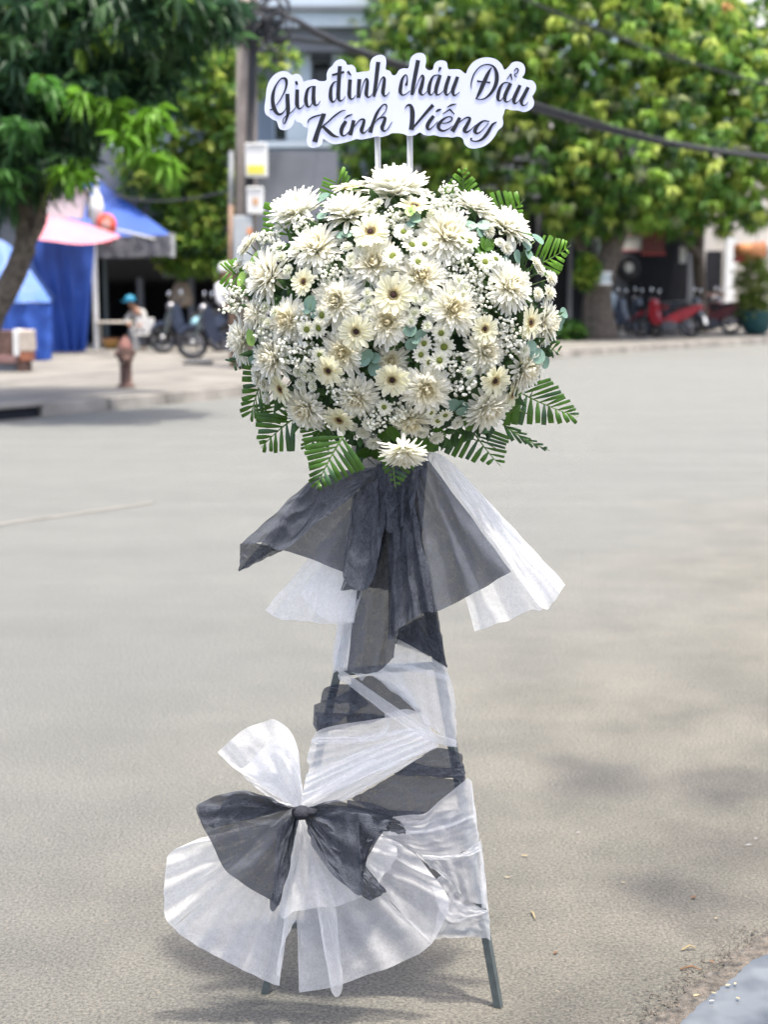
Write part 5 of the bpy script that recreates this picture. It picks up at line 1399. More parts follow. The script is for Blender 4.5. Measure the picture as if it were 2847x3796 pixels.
letter(L2, [(520, 850, 6), (600, 846, 12), (656, 820, 16), (660, 785, 16), (620, 776, 14), (556, 812, 28), (510, 870, 42), (520, 920, 32), (570, 936, 20), (630, 910, 10), (672, 878, 5)], [(560, 742, 8), (640, 690, 16)], [(638, 690, 20), (690, 746, 12)], [(605, 669, 6), (660, 641, 20), (714, 630, 6)])
letter(L2, [(752, 786, 38), (710, 870, 44), (666, 942, 52)], [(690, 900, 5), (760, 830, 10), (830, 785, 16), (868, 800, 30), (835, 870, 40), (806, 928, 44), (832, 952, 24), (880, 920, 10), (932, 868, 5)])
letter(L2, [(1090, 828, 8), (1020, 825, 18), (952, 880, 38), (926, 938, 40), (950, 966, 22), (1000, 936, 10), (1082, 848, 6)], [(1174, 834, 10), (1122, 870, 28), (1062, 970, 40), (1000, 1035, 28), (930, 1056, 14), (880, 1040, 16), (888, 1015, 18)])

# ================================================================ FLOWERS
DC, DRX, DRY, DEP, DY = (1480, 1205), 640.0, 560.0, .20, 3.07
def dome(x, y):
    u, v = (x - DC[0]) / DRX, (y - DC[1]) / DRY
    rho2 = min(u * u + v * v, 1.0)
    return DY - DEP * math.sqrt(max(0.0, 1 - rho2)), Vector((u * .95, -math.sqrt(max(.12, 1 - .72 * rho2)), -v * .85)).normalized()
def frame(n, spin):
    z = n.normalized()
    x = Vector((0, 0, 1)).cross(z)
    if x.length < .05: x = Vector((1, 0, 0))
    x.normalize(); y = z.cross(x)
    m = Matrix((x, y, z)).transposed()
    return m @ Matrix.Rotation(spin, 3, 'Z')

def petal(L_, W_, e0, e1, r0=.06, z0=0.0, cup=.25, n=6, tip=.5, az=0.0, cin=(1, 1, 1), cout=(1, 1, 1), wid=1.0, twist=0.0):
    """one petal leaving the heart at radius r0; elevation goes from e0 to e1 along it"""
    pts = []
    r_, z = r0, z0
    for i in range(n + 1):
        t = i / n
        pts.append((r_, z, t))
        e = math.radians(e0 + (e1 - e0) * (t + .5 / n))
        r_ += L_ / n * math.cos(e); z += L_ / n * math.sin(e)
    vs, cs = [], []
    for i, (r1, z1, t) in enumerate(pts):
        w_ = W_ * .5 * (math.sin(math.pi * min(1, (t * .80 + .16))) ** .7 * 0 + (min(1, .5 + t * 1.1) * (1 if t < .72 else .42 + .58 * math.sqrt(max(0, 1 - ((t - .72) / .28) ** 2)))) if tip < .9 else min(1, .45 + t * 1.4) * (1 - max(0, t - .86) * 4.2))
        e = math.radians(e0 + (e1 - e0) * t)
        nx, nz = -math.sin(e), math.cos(e)
        tw = twist * t
        for k in (-1, 0, 1):
            h = cup * w_ * (abs(k) - .35) + tw * k * w_
            x = r1 + nx * h; y = k * w_; zz = z1 + nz * h
            vs.append((x * math.cos(az) - y * math.sin(az), x * math.sin(az) + y * math.cos(az), zz))
            f = .9 if k == 0 else 1.0
            cs.append(tuple((cin[q] + (cout[q] - cin[q]) * t ** .7) * f for q in range(3)))
    fs = []
    for i in range(n):
        for k in range(2):
            a = i * 3 + k
            fs.append((a, a + 1, a + 4, a + 3))
    return vs, fs, cs
def add_petal(mb, *a, **k):
    v, f, c = petal(*a, **k)
    mb.add(v, f, c)
WH, CREAM, YELW, GRN = (.94, .935, .87), (.91, .90, .76), (.90, .82, .54), (.76, .80, .56)
MUM_H = (.80, .74, .50)
fr_ = random.Random(77)
# shared meshes: loose outer petals of the chrysanthemum, three shapes
mum_outer = []
for k, (l, e0, e1, tw) in enumerate(((.88, 30, -28, .2), (.96, 14, 8, -.3), (.84, 40, -55, .4), (.92, 22, -5, .1))):
    mb = MB(); add_petal(mb, l, .17, e0, e1, r0=.12, z0=.05, cup=.6, n=7, cin=CREAM, cout=WH, twist=tw)
    mum_outer.append(mb.mesh('petal', MAT['mum'], smooth=True))
def mum_heart(seed, closed, yellow):
    r = random.Random(seed)
    mb = MB()
    hc = tuple(WH[i] * (1 - yellow) + YELW[i] * yellow for i in range(3))
    layers = [(27, .86, 26, -6, .10, .08), (27, .82, 38, 4, .10, .12), (26, .75, 48, 22, .09, .16), (24, .66, 56, 46, .08, .20), (21, .57, 64, 78, .07, .23), (17, .46, 72, 108, .05, .26), (11, .34, 80, 132, .035, .28), (7, .24, 86, 150, .02, .30)]
    for li, (n, l, e0, e1, r0, z0) in enumerate(layers):
        a0 = r.uniform(0, 6)
        for j in range(n):
            f = li / (len(layers) - 1)
            cin = tuple(CREAM[i] * (1 - f) + hc[i] * f for i in range(3))
            g = min(1, max(0, (f - .25) / .5))
            cout = tuple(WH[i] * (1 - g) + (hc[i] * .75 + WH[i] * .25) * g for i in range(3))
            add_petal(mb, l * r.uniform(.84, 1.12), .155 * r.uniform(.8, 1.15), e0 + closed * 14 + r.uniform(-9, 9), e1 + closed * 30 + r.uniform(-20, 16), r0=r0, z0=z0, cup=.5, n=5,
                      az=a0 + 6.283 * (j + r.uniform(-.3, .3)) / n, cin=cin, cout=cout, twist=r.uniform(-.4, .4))
    mb.ico((0, 0, .30), (.22, .22, .16), 2)
    mb.c.extend([tuple(c * .95 for c in hc)] * (len(mb.v) - len(mb.c)))
    return mb.mesh('inner_petals', MAT['mum'], smooth=True)
MUMS = [mum_heart(s_, cl, ye) for s_, cl, ye in ((1, 0, .55), (2, .15, .75), (3, .5, .25), (4, -.1, .9), (5, .35, .45))]
def calyx_mesh():
    return MB().lathe([(.02, -.55), (.03, -.12), (.10, -.02), (.17, .06), (.10, .10)], (0, 0, 0), 10).mesh('calyx', MAT['stem'], smooth=True)
CALYX = calyx_mesh()
GER_P = []
for k, (l, w_, e0, e1) in enumerate(((.82, .245, 14, 2), (.80, .23, 20, -10), (.84, .25, 8, 10))):
    mb = MB(); add_petal(mb, l, w_, e0, e1, r0=.20, z0=0, cup=.28, n=6, tip=1, cin=(.86, .83, .54), cout=(.90, .89, .72))
    GER_P.append(mb.mesh('petal', MAT['mum'], smooth=True))
mb = MB(); r = random.Random(8)
for j in range(40):
    add_petal(mb, r.uniform(.24, .36), .08, 50 + r.uniform(-10, 15), 20, r0=.22, z0=.02, cup=.3, n=3, az=6.283 * j / 40 + r.uniform(-.06, .06), cin=(.80, .72, .42), cout=(.86, .83, .66))
GER_F = mb.mesh('inner_fringe', MAT['mum'], smooth=True)
mb = MB(); r = random.Random(9)
for j in range(70):
    a = 6.283 * j * .618; q = .13 + .12 * (j / 70) ** .5
    p = Vector((q * math.cos(a), q * math.sin(a), .05))
    mb.tube([p, p + Vector((math.cos(a) * .02, math.sin(a) * .02, r.uniform(.06, .13)))], [.013, .009], 4)
GER_R = mb.mesh('stamen_ring', MAT['ger_ring'])
GER_D = MB().lathe([(.15, .04), (.14, .10), (.09, .13), (.01, .11)], (0, 0, 0), 14).mesh('eye', MAT['ger_dark'], smooth=True)
def small_flower(seed, npet, layers, hc, L_=.8, W_=.28):
    r = random.Random(seed); mb = MB()
    for (n, l, e0, e1, r0, z0, w_) in layers:
        a0 = r.uniform(0, 6)
        for j in range(n):
            add_petal(mb, l * r.uniform(.88, 1.1), w_ * r.uniform(.85, 1.1), e0 + r.uniform(-8, 8), e1 + r.uniform(-10, 10), r0=r0, z0=z0, cup=.35, n=3, tip=1, az=a0 + 6.283 * (j + r.uniform(-.15, .15)) / n, cin=hc, cout=WH)
    return mb.mesh('petals', MAT['mum'], smooth=True)
DAISY = [small_flower(s_, 14, [(14, .74, 16, -4, .22, 0, .30), (11, .62, 30, 6, .2, .04, .26)], (.80, .80, .55)) for s_ in (11, 12)]
DAISY_D = MB().ico((0, 0, .06), (.30, .30, .16), 2).mesh('disc', MAT['green_disc'], smooth=True)
BUTTON = [small_flower(s_, 0, [(18, .72, 20, 0, .16, .02, .26), (17, .60, 42, 30, .14, .10, .24), (14, .46, 58, 80, .12, .17, .22), (10, .34, 70, 120, .08, .22, .18)], GRN) for s_ in (13, 14)]
BUTTON_D = MB().ico((0, 0, .28), (.17, .17, .13), 2).mesh('heart', mat('lime_heart', (.50, .60, .22), .7, .2, 500, .4, 800), smooth=True)
POM = [small_flower(s_, 0, [(20, .78, 8, -14, .14, .02, .30), (18, .70, 28, 0, .14, .10, .28), (16, .58, 46, 30, .12, .2, .26), (12, .42, 62, 80, .08, .28, .24), (7, .3, 78, 110, .04, .32, .2)], (.86, .85, .70)) for s_ in (15, 16)]

def put(name, me, parent, m3, sc, loc=(0, 0, 0), kind=None):
    o = link(name, me, parent, kind)
    o.matrix_local = Matrix.Translation(loc) @ m3.to_4x4() @ Matrix.Scale(sc, 4)
    return o
def place(T, x, y, rad, push, tilt, spin, s=.42194):
    px, py = T(x, y)
    Yd, n = dome(px, py)
    if tilt: n = (n + Vector(tilt)).normalized()
    p = pix(px, py, Yd + push)
    return p, n, rad * s / F_PX * (Yd + push)
def mum(T, x, y, rad, label, variant=0, tilt=None, push=0.0):
    p, n, rm = place(T, x, y, rad, push, tilt, 0)
    k = rm * 1.38
    t = thing('chrysanthemum', label, 'flower', p - n * k * .30, 'white chrysanthemums in the arrangement')
    t.rotation_euler = frame(n, fr_.uniform(0, 6.28)).to_euler()
    t.scale = (k, k, k)
    link('inner_petals', MUMS[variant], t)
    link('calyx', CALYX, t)
    N = fr_.choice((17, 19, 20))
    for j in range(N):
        a = 6.283 * (j + fr_.uniform(-.35, .35)) / N
        o = link('petal', fr_.choice(mum_outer), t)
        o.matrix_local = Matrix.Rotation(a, 4, 'Z') @ Matrix.Rotation(R(fr_.uniform(-10, 12)), 4, 'Y') @ Matrix.Scale(fr_.uniform(.78, 1.1), 4)
    return t
def gerbera(T, x, y, rad, label, tilt=None, push=-.028, eye=1):
    p, n, k = place(T, x, y, rad, push, tilt, 0)
    t = thing('gerbera', label, 'flower', p, 'cream gerberas in the arrangement')
    t.rotation_euler = frame(n, fr_.uniform(0, 6.28)).to_euler()
    k *= 1.08; t.scale = (k, k, k)
    N = 15
    for w_ in range(2):
        for j in range(N - w_):
            a = 6.283 * (j + .5 * w_ + fr_.uniform(-.22, .22)) / N
            o = link('petal', fr_.choice(GER_P), t)
            o.matrix_local = Matrix.Translation((0, 0, .05 * w_)) @ Matrix.Rotation(a, 4, 'Z') @ Matrix.Rotation(R(fr_.uniform(-9, 8)), 4, 'Y') @ Matrix.Scale(fr_.uniform(.92, 1.06) * (1 - .08 * w_), 4)
    link('inner_fringe', GER_F, t); link('stamen_ring', GER_R, t); link('eye', GER_D, t); link('calyx', CALYX, t)
    return t
def spray(name, label, cat, T, blooms, meshes, disc, push, group, tilt=None):
    P = [place(T, x, y, r_, push + fr_.uniform(-.006, .006), tilt, 0) for x, y, r_ in blooms]
    c = sum((p for p, _, _ in P), Vector((0, 0, 0))) / len(P)
    n0 = sum((n for _, n, _ in P), Vector((0, 0, 0))).normalized()
    base = c - n0 * .05
    t = thing(name, label, cat, base, group)
    for p, n, k in P:
        n = (n + Vector((fr_.uniform(-.28, .28), 0, fr_.uniform(-.2, .35)))).normalized()
        m3 = frame(n, fr_.uniform(0, 6))
        o = put('bloom', fr_.choice(meshes), t, m3, k * 1.28, p - base)
        if disc: link('disc', disc, o)
        MB().tube([base, base.lerp(p, .6) + Vector((0, .004, 0)), p], [.0016, .0013, .0012], 5).build('stem', MAT['stem'], t)
    return t

# ---- palm fronds behind the flowers
def frond(T, base, tip, Ll, Rl, n, label, dY=0.0, wpx=36, s=.42194, mlf=None, ends=True, tipY=.03):
    b, e = np.array(T(*base)), np.array(T(*tip))
    l0, l1 = np.array(T(*Ll[0])), np.array(T(*Ll[1]))
    r0, r1 = np.array(T(*Rl[0])), np.array(T(*Rl[1]))
    Y0, Y1 = DY - .015 + dY, DY - .015 + dY - tipY
    root = pix(b[0], b[1], Y0)
    t = thing('palm_frond', label, 'palm leaf', root, 'trimmed palm fronds round the flowers')
    mid = (b + e) / 2
    sd = np.array((-(e - b)[1], (e - b)[0])) * .03
    R_ = [b, (b + mid) / 2 + sd * .8, mid + sd, (mid + e) / 2 + sd * .8, e]
    rp = resample(R_, 30)
    def P(q, tt, lift=0.0): return pix(q[0], q[1], Y0 + (Y1 - Y0) * tt + lift)
    MB().tube([P(rp[i], i / 29) for i in range(0, 30, 3)] + [P(rp[29], 1)], [.0022 - .0016 * i / 10 for i in range(11)], 6).build('midrib', MAT['palm_rib'], t)
    rr = random.Random(hash(label) % 1 + int(base[0] + tip[1]))
    for side, (c0, c1) in enumerate(((l0, l1), (r0, r1))):
        for i in range(n):
            u = (i + .25 + .35 * side) / n
            o = rp[min(29, int(u * .93 * 29))]
            q = c0 + (c1 - c0) * min(1, u + .02) + np.array((rr.uniform(-5, 5), rr.uniform(-5, 5)))
            d = q - o
            ln = np.linalg.norm(d)
            if ln < 12: continue
            d = d / ln; nn = np.array((-d[1], d[0]))
            sp = abs((c1 - c0)[0] * d[1] - (c1 - c0)[1] * d[0]) / n
            w_ = min(wpx, max(10, sp * .92)) * rr.uniform(.8, 1.12) * (1 - .25 * u) * .5
            vs, fs = [], []
            M_ = 6
            lf = rr.uniform(-.006, .008)
            slant = rr.uniform(-.12, .12)
            for j in range(M_ + 1):
                v = j / M_
                ww = w_ * (min(1, .28 + 1.5 * v) if ends else math.sin(math.pi * min(1, v * .9 + .08)))
                if ends and v == 1: ww *= .9
                c = o + d * ln * v
                bow_ = .010 * math.sin(math.pi * v * .8) + lf * v
                for k in (-1, 0, 1):
                    sk = slant * ww * k if j == M_ else 0
                    pp = c + nn * ww * k + d * sk
                    vs.append(P(pp, u, -bow_ + abs(k) * ww * .30 / F_PX * 3 - .0004 * (i % 3)))
            for j in range(M_):
                for k in range(2):
                    a = j * 3 + k
                    fs.append((a, a + 1, a + 4, a + 3))
            MB().add(vs, fs).build('leaflet', mlf or (MAT['palm'] if rr.random() < .88 else MAT['palm2']), t, True)
    return t
MAT['palm2'] = mat('palm_leaflet_deep', (.024, .075, .020), .35, .3, 26, trans=.15, spec=.55, c2=(.042, .11, .030))
MAT['palm3'] = mat('palm_leaflet_bright', (.10, .24, .02), .4, .3, 26, trans=.3, spec=.4, c2=(.14, .30, .03))
frond(CC, (1120, 1110), (880, 1570), ((770, 1130), (840, 1580)), ((1330, 1380), (900, 1575)), 9, 'lowest left palm frond lying over the black fabric', -.165)
frond(CC, (700, 940), (395, 1210), ((345, 890), (372, 1190)), ((720, 1250), (415, 1242)), 6, 'palm frond pointing down left over the pale road', -.03)
frond(CC, (440, 520), (300, 965), ((245, 480), (212, 975)), ((500, 850), (300, 995)), 9, 'palm frond with level leaflets at the lower left edge', 0)
frond(CC, (1010, 960), (800, 1240), ((745, 1000), (758, 1228)), ((1080, 1100), (830, 1238)), 7, 'palm frond crossing behind another just left of centre bottom', -.06)
frond(CC, (350, 400), (120, 480), ((230, 385), (60, 432)), ((310, 480), (165, 545)), 5, 'small palm frond poking out at the middle left', .02, 34, mlf=MAT['palm2'])
frond(CD, (25, 1200), (40, 1565), ((-110, 1300), (5, 1520)), ((240, 1350), (75, 1530)), 6, 'short palm fan directly under the lowest chrysanthemum', -.155, 46)
frond(CD, (650, 950), (965, 1370), ((460, 1262), (880, 1362)), ((1045, 1090), (990, 1335)), 7, 'palm frond pointing down right over the pale road', -.02)
frond(CD, (1080, 690), (1650, 935), ((980, 1010), (1660, 985)), ((1390, 585), (1655, 905)), 10, 'large palm frond spreading at the lower right', 0)
frond(CD, (980, 1000), (1395, 1235), ((1060, 1140), (1385, 1238)), ((1110, 1040), (1390, 1225)), 6, 'narrow blue green palm frond edge on at the lower right', .03, 26, mlf=MAT['palm2'])
frond(CD, (1330, 240), (1490, 400), ((1370, 420), (1480, 400)), ((1440, 230), (1510, 310)), 4, 'palm frond tip showing at the middle right edge', .02, 44)
frond(CB, (1230, 980), (1582, 780), ((1350, 690), (1575, 732)), ((1440, 1110), (1575, 830)), 7, 'bright palm frond standing out at the upper right', .01, 46, mlf=MAT['palm3'])
frond(CB, (960, 580), (1172, 372), ((875, 320), (1130, 296)), ((1160, 570), (1172, 395)), 5, 'bright palm frond behind the upper right chrysanthemums', .03, 46, mlf=MAT['palm3'])
frond(CA, (640, 700), (520, 380), ((410, 660), (414, 378)), ((720, 560), (540, 376)), 6, 'palm frond behind the upper left chrysanthemum', .03, 46, mlf=MAT['palm3'])
frond(CA, (1150, 420), (1055, 190), ((900, 320), (940, 168)), ((1260, 260), (1110, 88)), 5, 'palm frond behind the topmost left gerbera', .04, 48, mlf=MAT['palm3'])
frond(CA, (1330, 420), (1330, 190), ((1180, 280), (1230, 170)), ((1480, 330), (1400, 230)), 4, 'dark palm frond between the top gerbera and the crowning chrysanthemum', .06, 46)
frond(CB, (620, 460), (625, 90), ((455, 290), (590, 100)), ((810, 330), (660, 100)), 7, 'palm frond rising out of focus behind the top', .30, 46, mlf=MAT['palm3'])
frond(CA, (330, 1090), (60, 1010), ((180, 880), (5, 950)), ((210, 1240), (15, 1120)), 5, 'palm frond reaching out at the middle left edge', .03, 40, mlf=MAT['palm3'])
frond(CC, (560, 800), (480, 1010), ((350, 830), (350, 1010)), ((700, 900), (560, 1010)), 5, 'palm frond half hidden under the lower left gerbera', .0, 42)

# ---- green filling between the blooms
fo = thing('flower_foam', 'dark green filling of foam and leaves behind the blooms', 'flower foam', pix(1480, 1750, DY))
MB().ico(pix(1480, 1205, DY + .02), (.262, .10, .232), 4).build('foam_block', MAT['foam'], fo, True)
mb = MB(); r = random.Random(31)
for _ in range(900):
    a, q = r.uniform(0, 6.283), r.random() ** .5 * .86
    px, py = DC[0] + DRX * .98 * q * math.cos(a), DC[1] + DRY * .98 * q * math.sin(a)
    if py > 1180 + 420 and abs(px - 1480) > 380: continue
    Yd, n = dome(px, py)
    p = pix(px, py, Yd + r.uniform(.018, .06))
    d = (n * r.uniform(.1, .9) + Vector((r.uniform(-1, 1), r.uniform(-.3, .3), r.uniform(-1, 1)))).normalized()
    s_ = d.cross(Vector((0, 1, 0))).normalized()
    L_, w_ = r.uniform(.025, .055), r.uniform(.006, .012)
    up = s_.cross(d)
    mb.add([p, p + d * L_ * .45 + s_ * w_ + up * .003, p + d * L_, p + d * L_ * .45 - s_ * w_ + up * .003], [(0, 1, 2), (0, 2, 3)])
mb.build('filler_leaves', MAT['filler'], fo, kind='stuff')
mb = MB()
for _ in range(260):
    a, q = r.uniform(0, 6.283), r.random() ** .5 * .95
    px, py = DC[0] + DRX * .95 * q * math.cos(a), DC[1] + DRY * .95 * q * math.sin(a)
    Yd, n = dome(px, py)
    p0 = pix(px, py, Yd + .06); p1 = pix(px + r.uniform(-60, 60), py + r.uniform(-60, 40), Yd + r.uniform(.0, .02))
    mb.tube([p0, p1], [.0015, .001], 4)
mb.build('filler_stems', MAT['stem'], fo, kind='stuff')
# ---- big chrysanthemums
U = (0, .1, .9)
mum(CA, 690, 470, 215, 'large white chrysanthemum at the upper left edge opening upward', 2, (-.25, .1, .8), .0)
mum(CA, 1150, 480, 195, 'white chrysanthemum just below the topmost gerbera opening upward', 2, (0, .1, .8), .0)
mum(CA, 1590, 270, 245, 'topmost white chrysanthemum crowning the whole arrangement', 2, (0, .2, 1.1), .0)
mum(CA, 880, 790, 195, 'chrysanthemum with yellow heart between the two upper left ones and a left gerbera', 0, (.2, 0, .3))
mum(CA, 450, 1050, 205, 'chrysanthemum at the left side facing left below the upper left one', 4, (-.2, 0, .1))
mum(CA, 1390, 940, 190, 'chrysanthemum right under the upper centre gerbera', 1)
mum(CA, 1065, 1270, 195, 'loose petalled chrysanthemum right of the small left gerbera', 0)
mum(CA, 640, 1440, 175, 'chrysanthemum with golden heart below the small left gerbera', 3)
mum(CA, 340, 1380, 130, 'creamy bloom turned left at the left edge below the baby breath', 1, (-.8, .2, .2), -.01)
mum(CC, 215, 260, 165, 'chrysanthemum seen side on at the far left edge', 4, (-.8, 0, .1), .02)
mum(CA, 1510, 1450, 185, 'creamy chrysanthemum under the central gerbera', 3, None, -.01)
mum(CB, 740, 430, 155, 'small closed chrysanthemum at the top right opening upward', 2, (.15, .1, .8))
mum(CB, 1030, 610, 195, 'white chrysanthemum at the upper right shoulder opening upward', 4, (.3, 0, .7))
mum(CB, 490, 690, 225, 'wide chrysanthemum with yellow heart in the upper right middle', 0)
mum(CB, 265, 1050, 190, 'chrysanthemum with cream heart right above the central gerbera', 3)
mum(CB, 1050, 1140, 190, 'spiky chrysanthemum with golden heart at the right side', 0, (.1, 0, .1), -.01)
mum(CB, 545, 1340, 200, 'chrysanthemum with golden heart right of centre above the daisies', 3, None, -.01)
mum(CD, 1360, 110, 165, 'chrysanthemum seen side on at the right edge behind a gerbera', 1, (.8, 0, -.1), .01)
mum(CC, 490, 420, 185, 'chrysanthemum with golden heart at the lower left above the left gerberas', 0, (-.1, 0, .1), -.01)
mum(CC, 1115, 370, 175, 'creamy chrysanthemum left of centre above the lower left gerbera', 3)
mum(CC, 790, 870, 175, 'chrysanthemum with cream heart between the two lowest left gerberas', 1, (-.1, 0, 0), -.01)
mum(CC, 1240, 770, 175, 'chrysanthemum tilted down between the lower gerberas left of centre', 0, (0, 0, -.1))
mum(CC, 1545, 440, 120, 'small cream chrysanthemum tucked above the lower central gerbera', 3, None, .015)
mum(CD, 110, 1250, 175, 'lowest chrysanthemum hanging under the middle of the arrangement', 4, (0, 0, -.55), -.115)
mum(CD, 830, 360, 165, 'shaggy chrysanthemum below the right middle gerbera', 0)
mum(CD, 1180, 520, 170, 'chrysanthemum turned right at the lower right edge', 1, (.4, 0, -.1))
mum(CD, 310, 690, 190, 'big chrysanthemum right of the lower central gerbera', 3, None, -.015)
mum(CD, 180, 970, 155, 'creamy chrysanthemum above the lowest one facing down', 3, (0, 0, -.3))
mum(CD, 850, 870, 185, 'loose chrysanthemum below the lower right gerbera', 0, (.1, 0, -.25), -.01)
# ---- gerberas
gerbera(CA, 1165, 275, 150, 'topmost cream gerbera tipped back among the palm leaves', (0, .2, .9), -.01)
gerbera(CA, 1360, 665, 165, 'cream gerbera below the crowning chrysanthemum, left of centre', None)
gerbera(CA, 775, 1105, 122, 'small cream gerbera at the left between chrysanthemums', (-.1, 0, 0))
gerbera(CA, 1560, 1215, 172, 'cream gerbera in the very centre of the arrangement')
gerbera(CA, 1235, 1540, 150, 'cream gerbera with large black eye left below the central one')
gerbera(CB, 210, 440, 145, 'cream gerbera with a green leaf across it just under the top', (0, 0, .5))
gerbera(CB, 820, 1515, 128, 'cream gerbera in the right middle beside the golden hearted chrysanthemum')
gerbera(CB, 1220, 1460, 145, 'cream gerbera at the right edge facing slightly right', (.15, 0, 0))
gerbera(CC, 990, 530, 138, 'cream gerbera at the lower left with separate narrow petals')
gerbera(CC, 572, 692, 132, 'cream gerbera at the lower left edge above the level palm leaflets', (-.1, 0, 0))
gerbera(CC, 1550, 610, 150, 'cream gerbera in the lower centre of the arrangement')
gerbera(CC, 1085, 960, 138, 'lowest cream gerbera above the bottom left palm frond', (0, 0, -.15))
gerbera(CD, 910, 620, 148, 'cream gerbera at the lower right above the loose chrysanthemum')
gerbera(CD, 1060, 740, 118, 'half hidden cream gerbera turned right at the lower right edge', (.6, 0, -.1), -.005)
# ---- daisies with green hearts
GD, GB_, GW = 'sprays of small white daisies', 'sprays of button chrysanthemums', 'sprays of small white pompons'
def DS(label, T, b): spray('daisy_spray', label, 'daisies', T, b, DAISY, DAISY_D, -.022, GD)
def BS(label, T, b): spray('button_spray', label, 'button flowers', T, b, BUTTON, BUTTON_D, -.016, GB_)
def PS(label, T, b, tilt=None): spray('pompon_spray', label, 'pompon flowers', T, b, POM, None, -.008, GW, tilt)
DS('four daisies left of the wide upper right chrysanthemum', CB, [(110, 665, 74), (180, 780, 82), (295, 775, 68), (10, 890, 80)])
DS('two daisies right of the wide upper right chrysanthemum', CB, [(690, 750, 76), (620, 720, 55)])
DS('two daisies above the right side chrysanthemum', CB, [(825, 930, 78), (920, 905, 68)])
DS('single daisy on top of the cream hearted centre chrysanthemum', CB, [(235, 930, 72)])
DS('two daisies right of the upper centre gerbera', CA, [(1555, 870, 80), (1640, 670, 72)])
DS('three daisies left of the black eyed gerbera', CA, [(935, 1395, 82), (800, 1520, 76), (905, 1508, 76)])
DS('single daisy above the lower left narrow petalled gerbera', CC, [(912, 392, 62)])
DS('six daisies clustered right of the lower central gerbera', CD, [(440, 200, 72), (465, 320, 88), (290, 290, 66), (260, 390, 68), (425, 440, 76), (335, 460, 62)])
DS('three daisies under the big lower chrysanthemum', CD, [(475, 920, 62), (410, 970, 62), (350, 900, 52)])
DS('two daisies beside the lowest gerbera', CC, [(1480, 850, 62), (1345, 1000, 62)])
# ---- button chrysanthemums
BS('four button flowers round the upper left yellow hearted chrysanthemum', CA, [(560, 800, 58), (690, 820, 56), (580, 885, 52), (640, 1000, 56)])
BS('three button flowers left of the upper centre gerbera', CA, [(1150, 800, 55), (1190, 890, 50), (1185, 950, 48)])
BS('three button flowers left of the central gerbera', CA, [(1340, 1275, 56), (1290, 1315, 50), (1330, 1200, 48)])
BS('three button flowers at the left edge by the creamy side bloom', CA, [(440, 1330, 58), (520, 1370, 54), (420, 1440, 56)])
BS('three button flowers above the upper centre gerbera', CA, [(1420, 420, 58), (1360, 480, 56), (1275, 800, 50)])
BS('four button flowers among the baby breath right of centre', CB, [(590, 1090, 52), (650, 1150, 54), (630, 1215, 52), (540, 1185, 48)])
BS('six button flowers right of the central gerbera', CB, [(215, 1255, 52), (295, 1250, 50), (305, 1355, 54), (205, 1375, 54), (390, 1300, 50), (390, 1385, 52)])
BS('two button flowers below the six beside the central gerbera', CB, [(175, 1450, 52), (315, 1490, 54)])
BS('two button flowers right of the gerbera under the top', CB, [(400, 420, 56), (365, 510, 50)])
BS('six button flowers left of the narrow petalled lower gerbera', CC, [(720, 540, 50), (780, 500, 50), (790, 580, 52), (845, 590, 48), (745, 650, 52), (855, 668, 50)])
BS('two button flowers left of the lower right gerbera', CD, [(680, 540, 60), (705, 635, 52)])
BS('two button flowers under the right edge gerbera', CD, [(1165, 215, 52), (1170, 350, 54)])
BS('two button flowers above the bottom left chrysanthemum', CC, [(460, 110, 50), (400, 180, 45)])
BS('button flower beside the creamy centre chrysanthemum', CA, [(1360, 1400, 52), (1350, 1370, 42)])
# ---- white pompons
PS('cluster of white pompons at the far left edge', CA, [(300, 770, 80), (255, 830, 72), (205, 960, 62), (290, 975, 56), (345, 720, 55)], (-.5, 0, .4))
PS('cluster of white pompons at the far right edge', CB, [(1265, 935, 55), (1300, 1000, 58), (1395, 1075, 72), (1385, 1200, 70), (1285, 1210, 58)], (.5, 0, .3))
PS('pompons in front of the upper right shoulder chrysanthemum', CB, [(855, 660, 60), (1010, 810, 62), (955, 760, 45)])
PS('white pompons left of the lower left edge gerbera', CC, [(380, 600, 72), (430, 650, 62), (360, 530, 58), (450, 775, 50)], (-.3, 0, 0))
PS('two white pompons hanging at the bottom left of centre', CC, [(1300, 1070, 62), (1385, 1160, 66), (1200, 1020, 45)], (0, 0, -.3))
PS('white pompons hanging at the bottom right of centre', CD, [(580, 985, 56), (400, 1110, 68), (275, 1070, 56)], (0, 0, -.3))
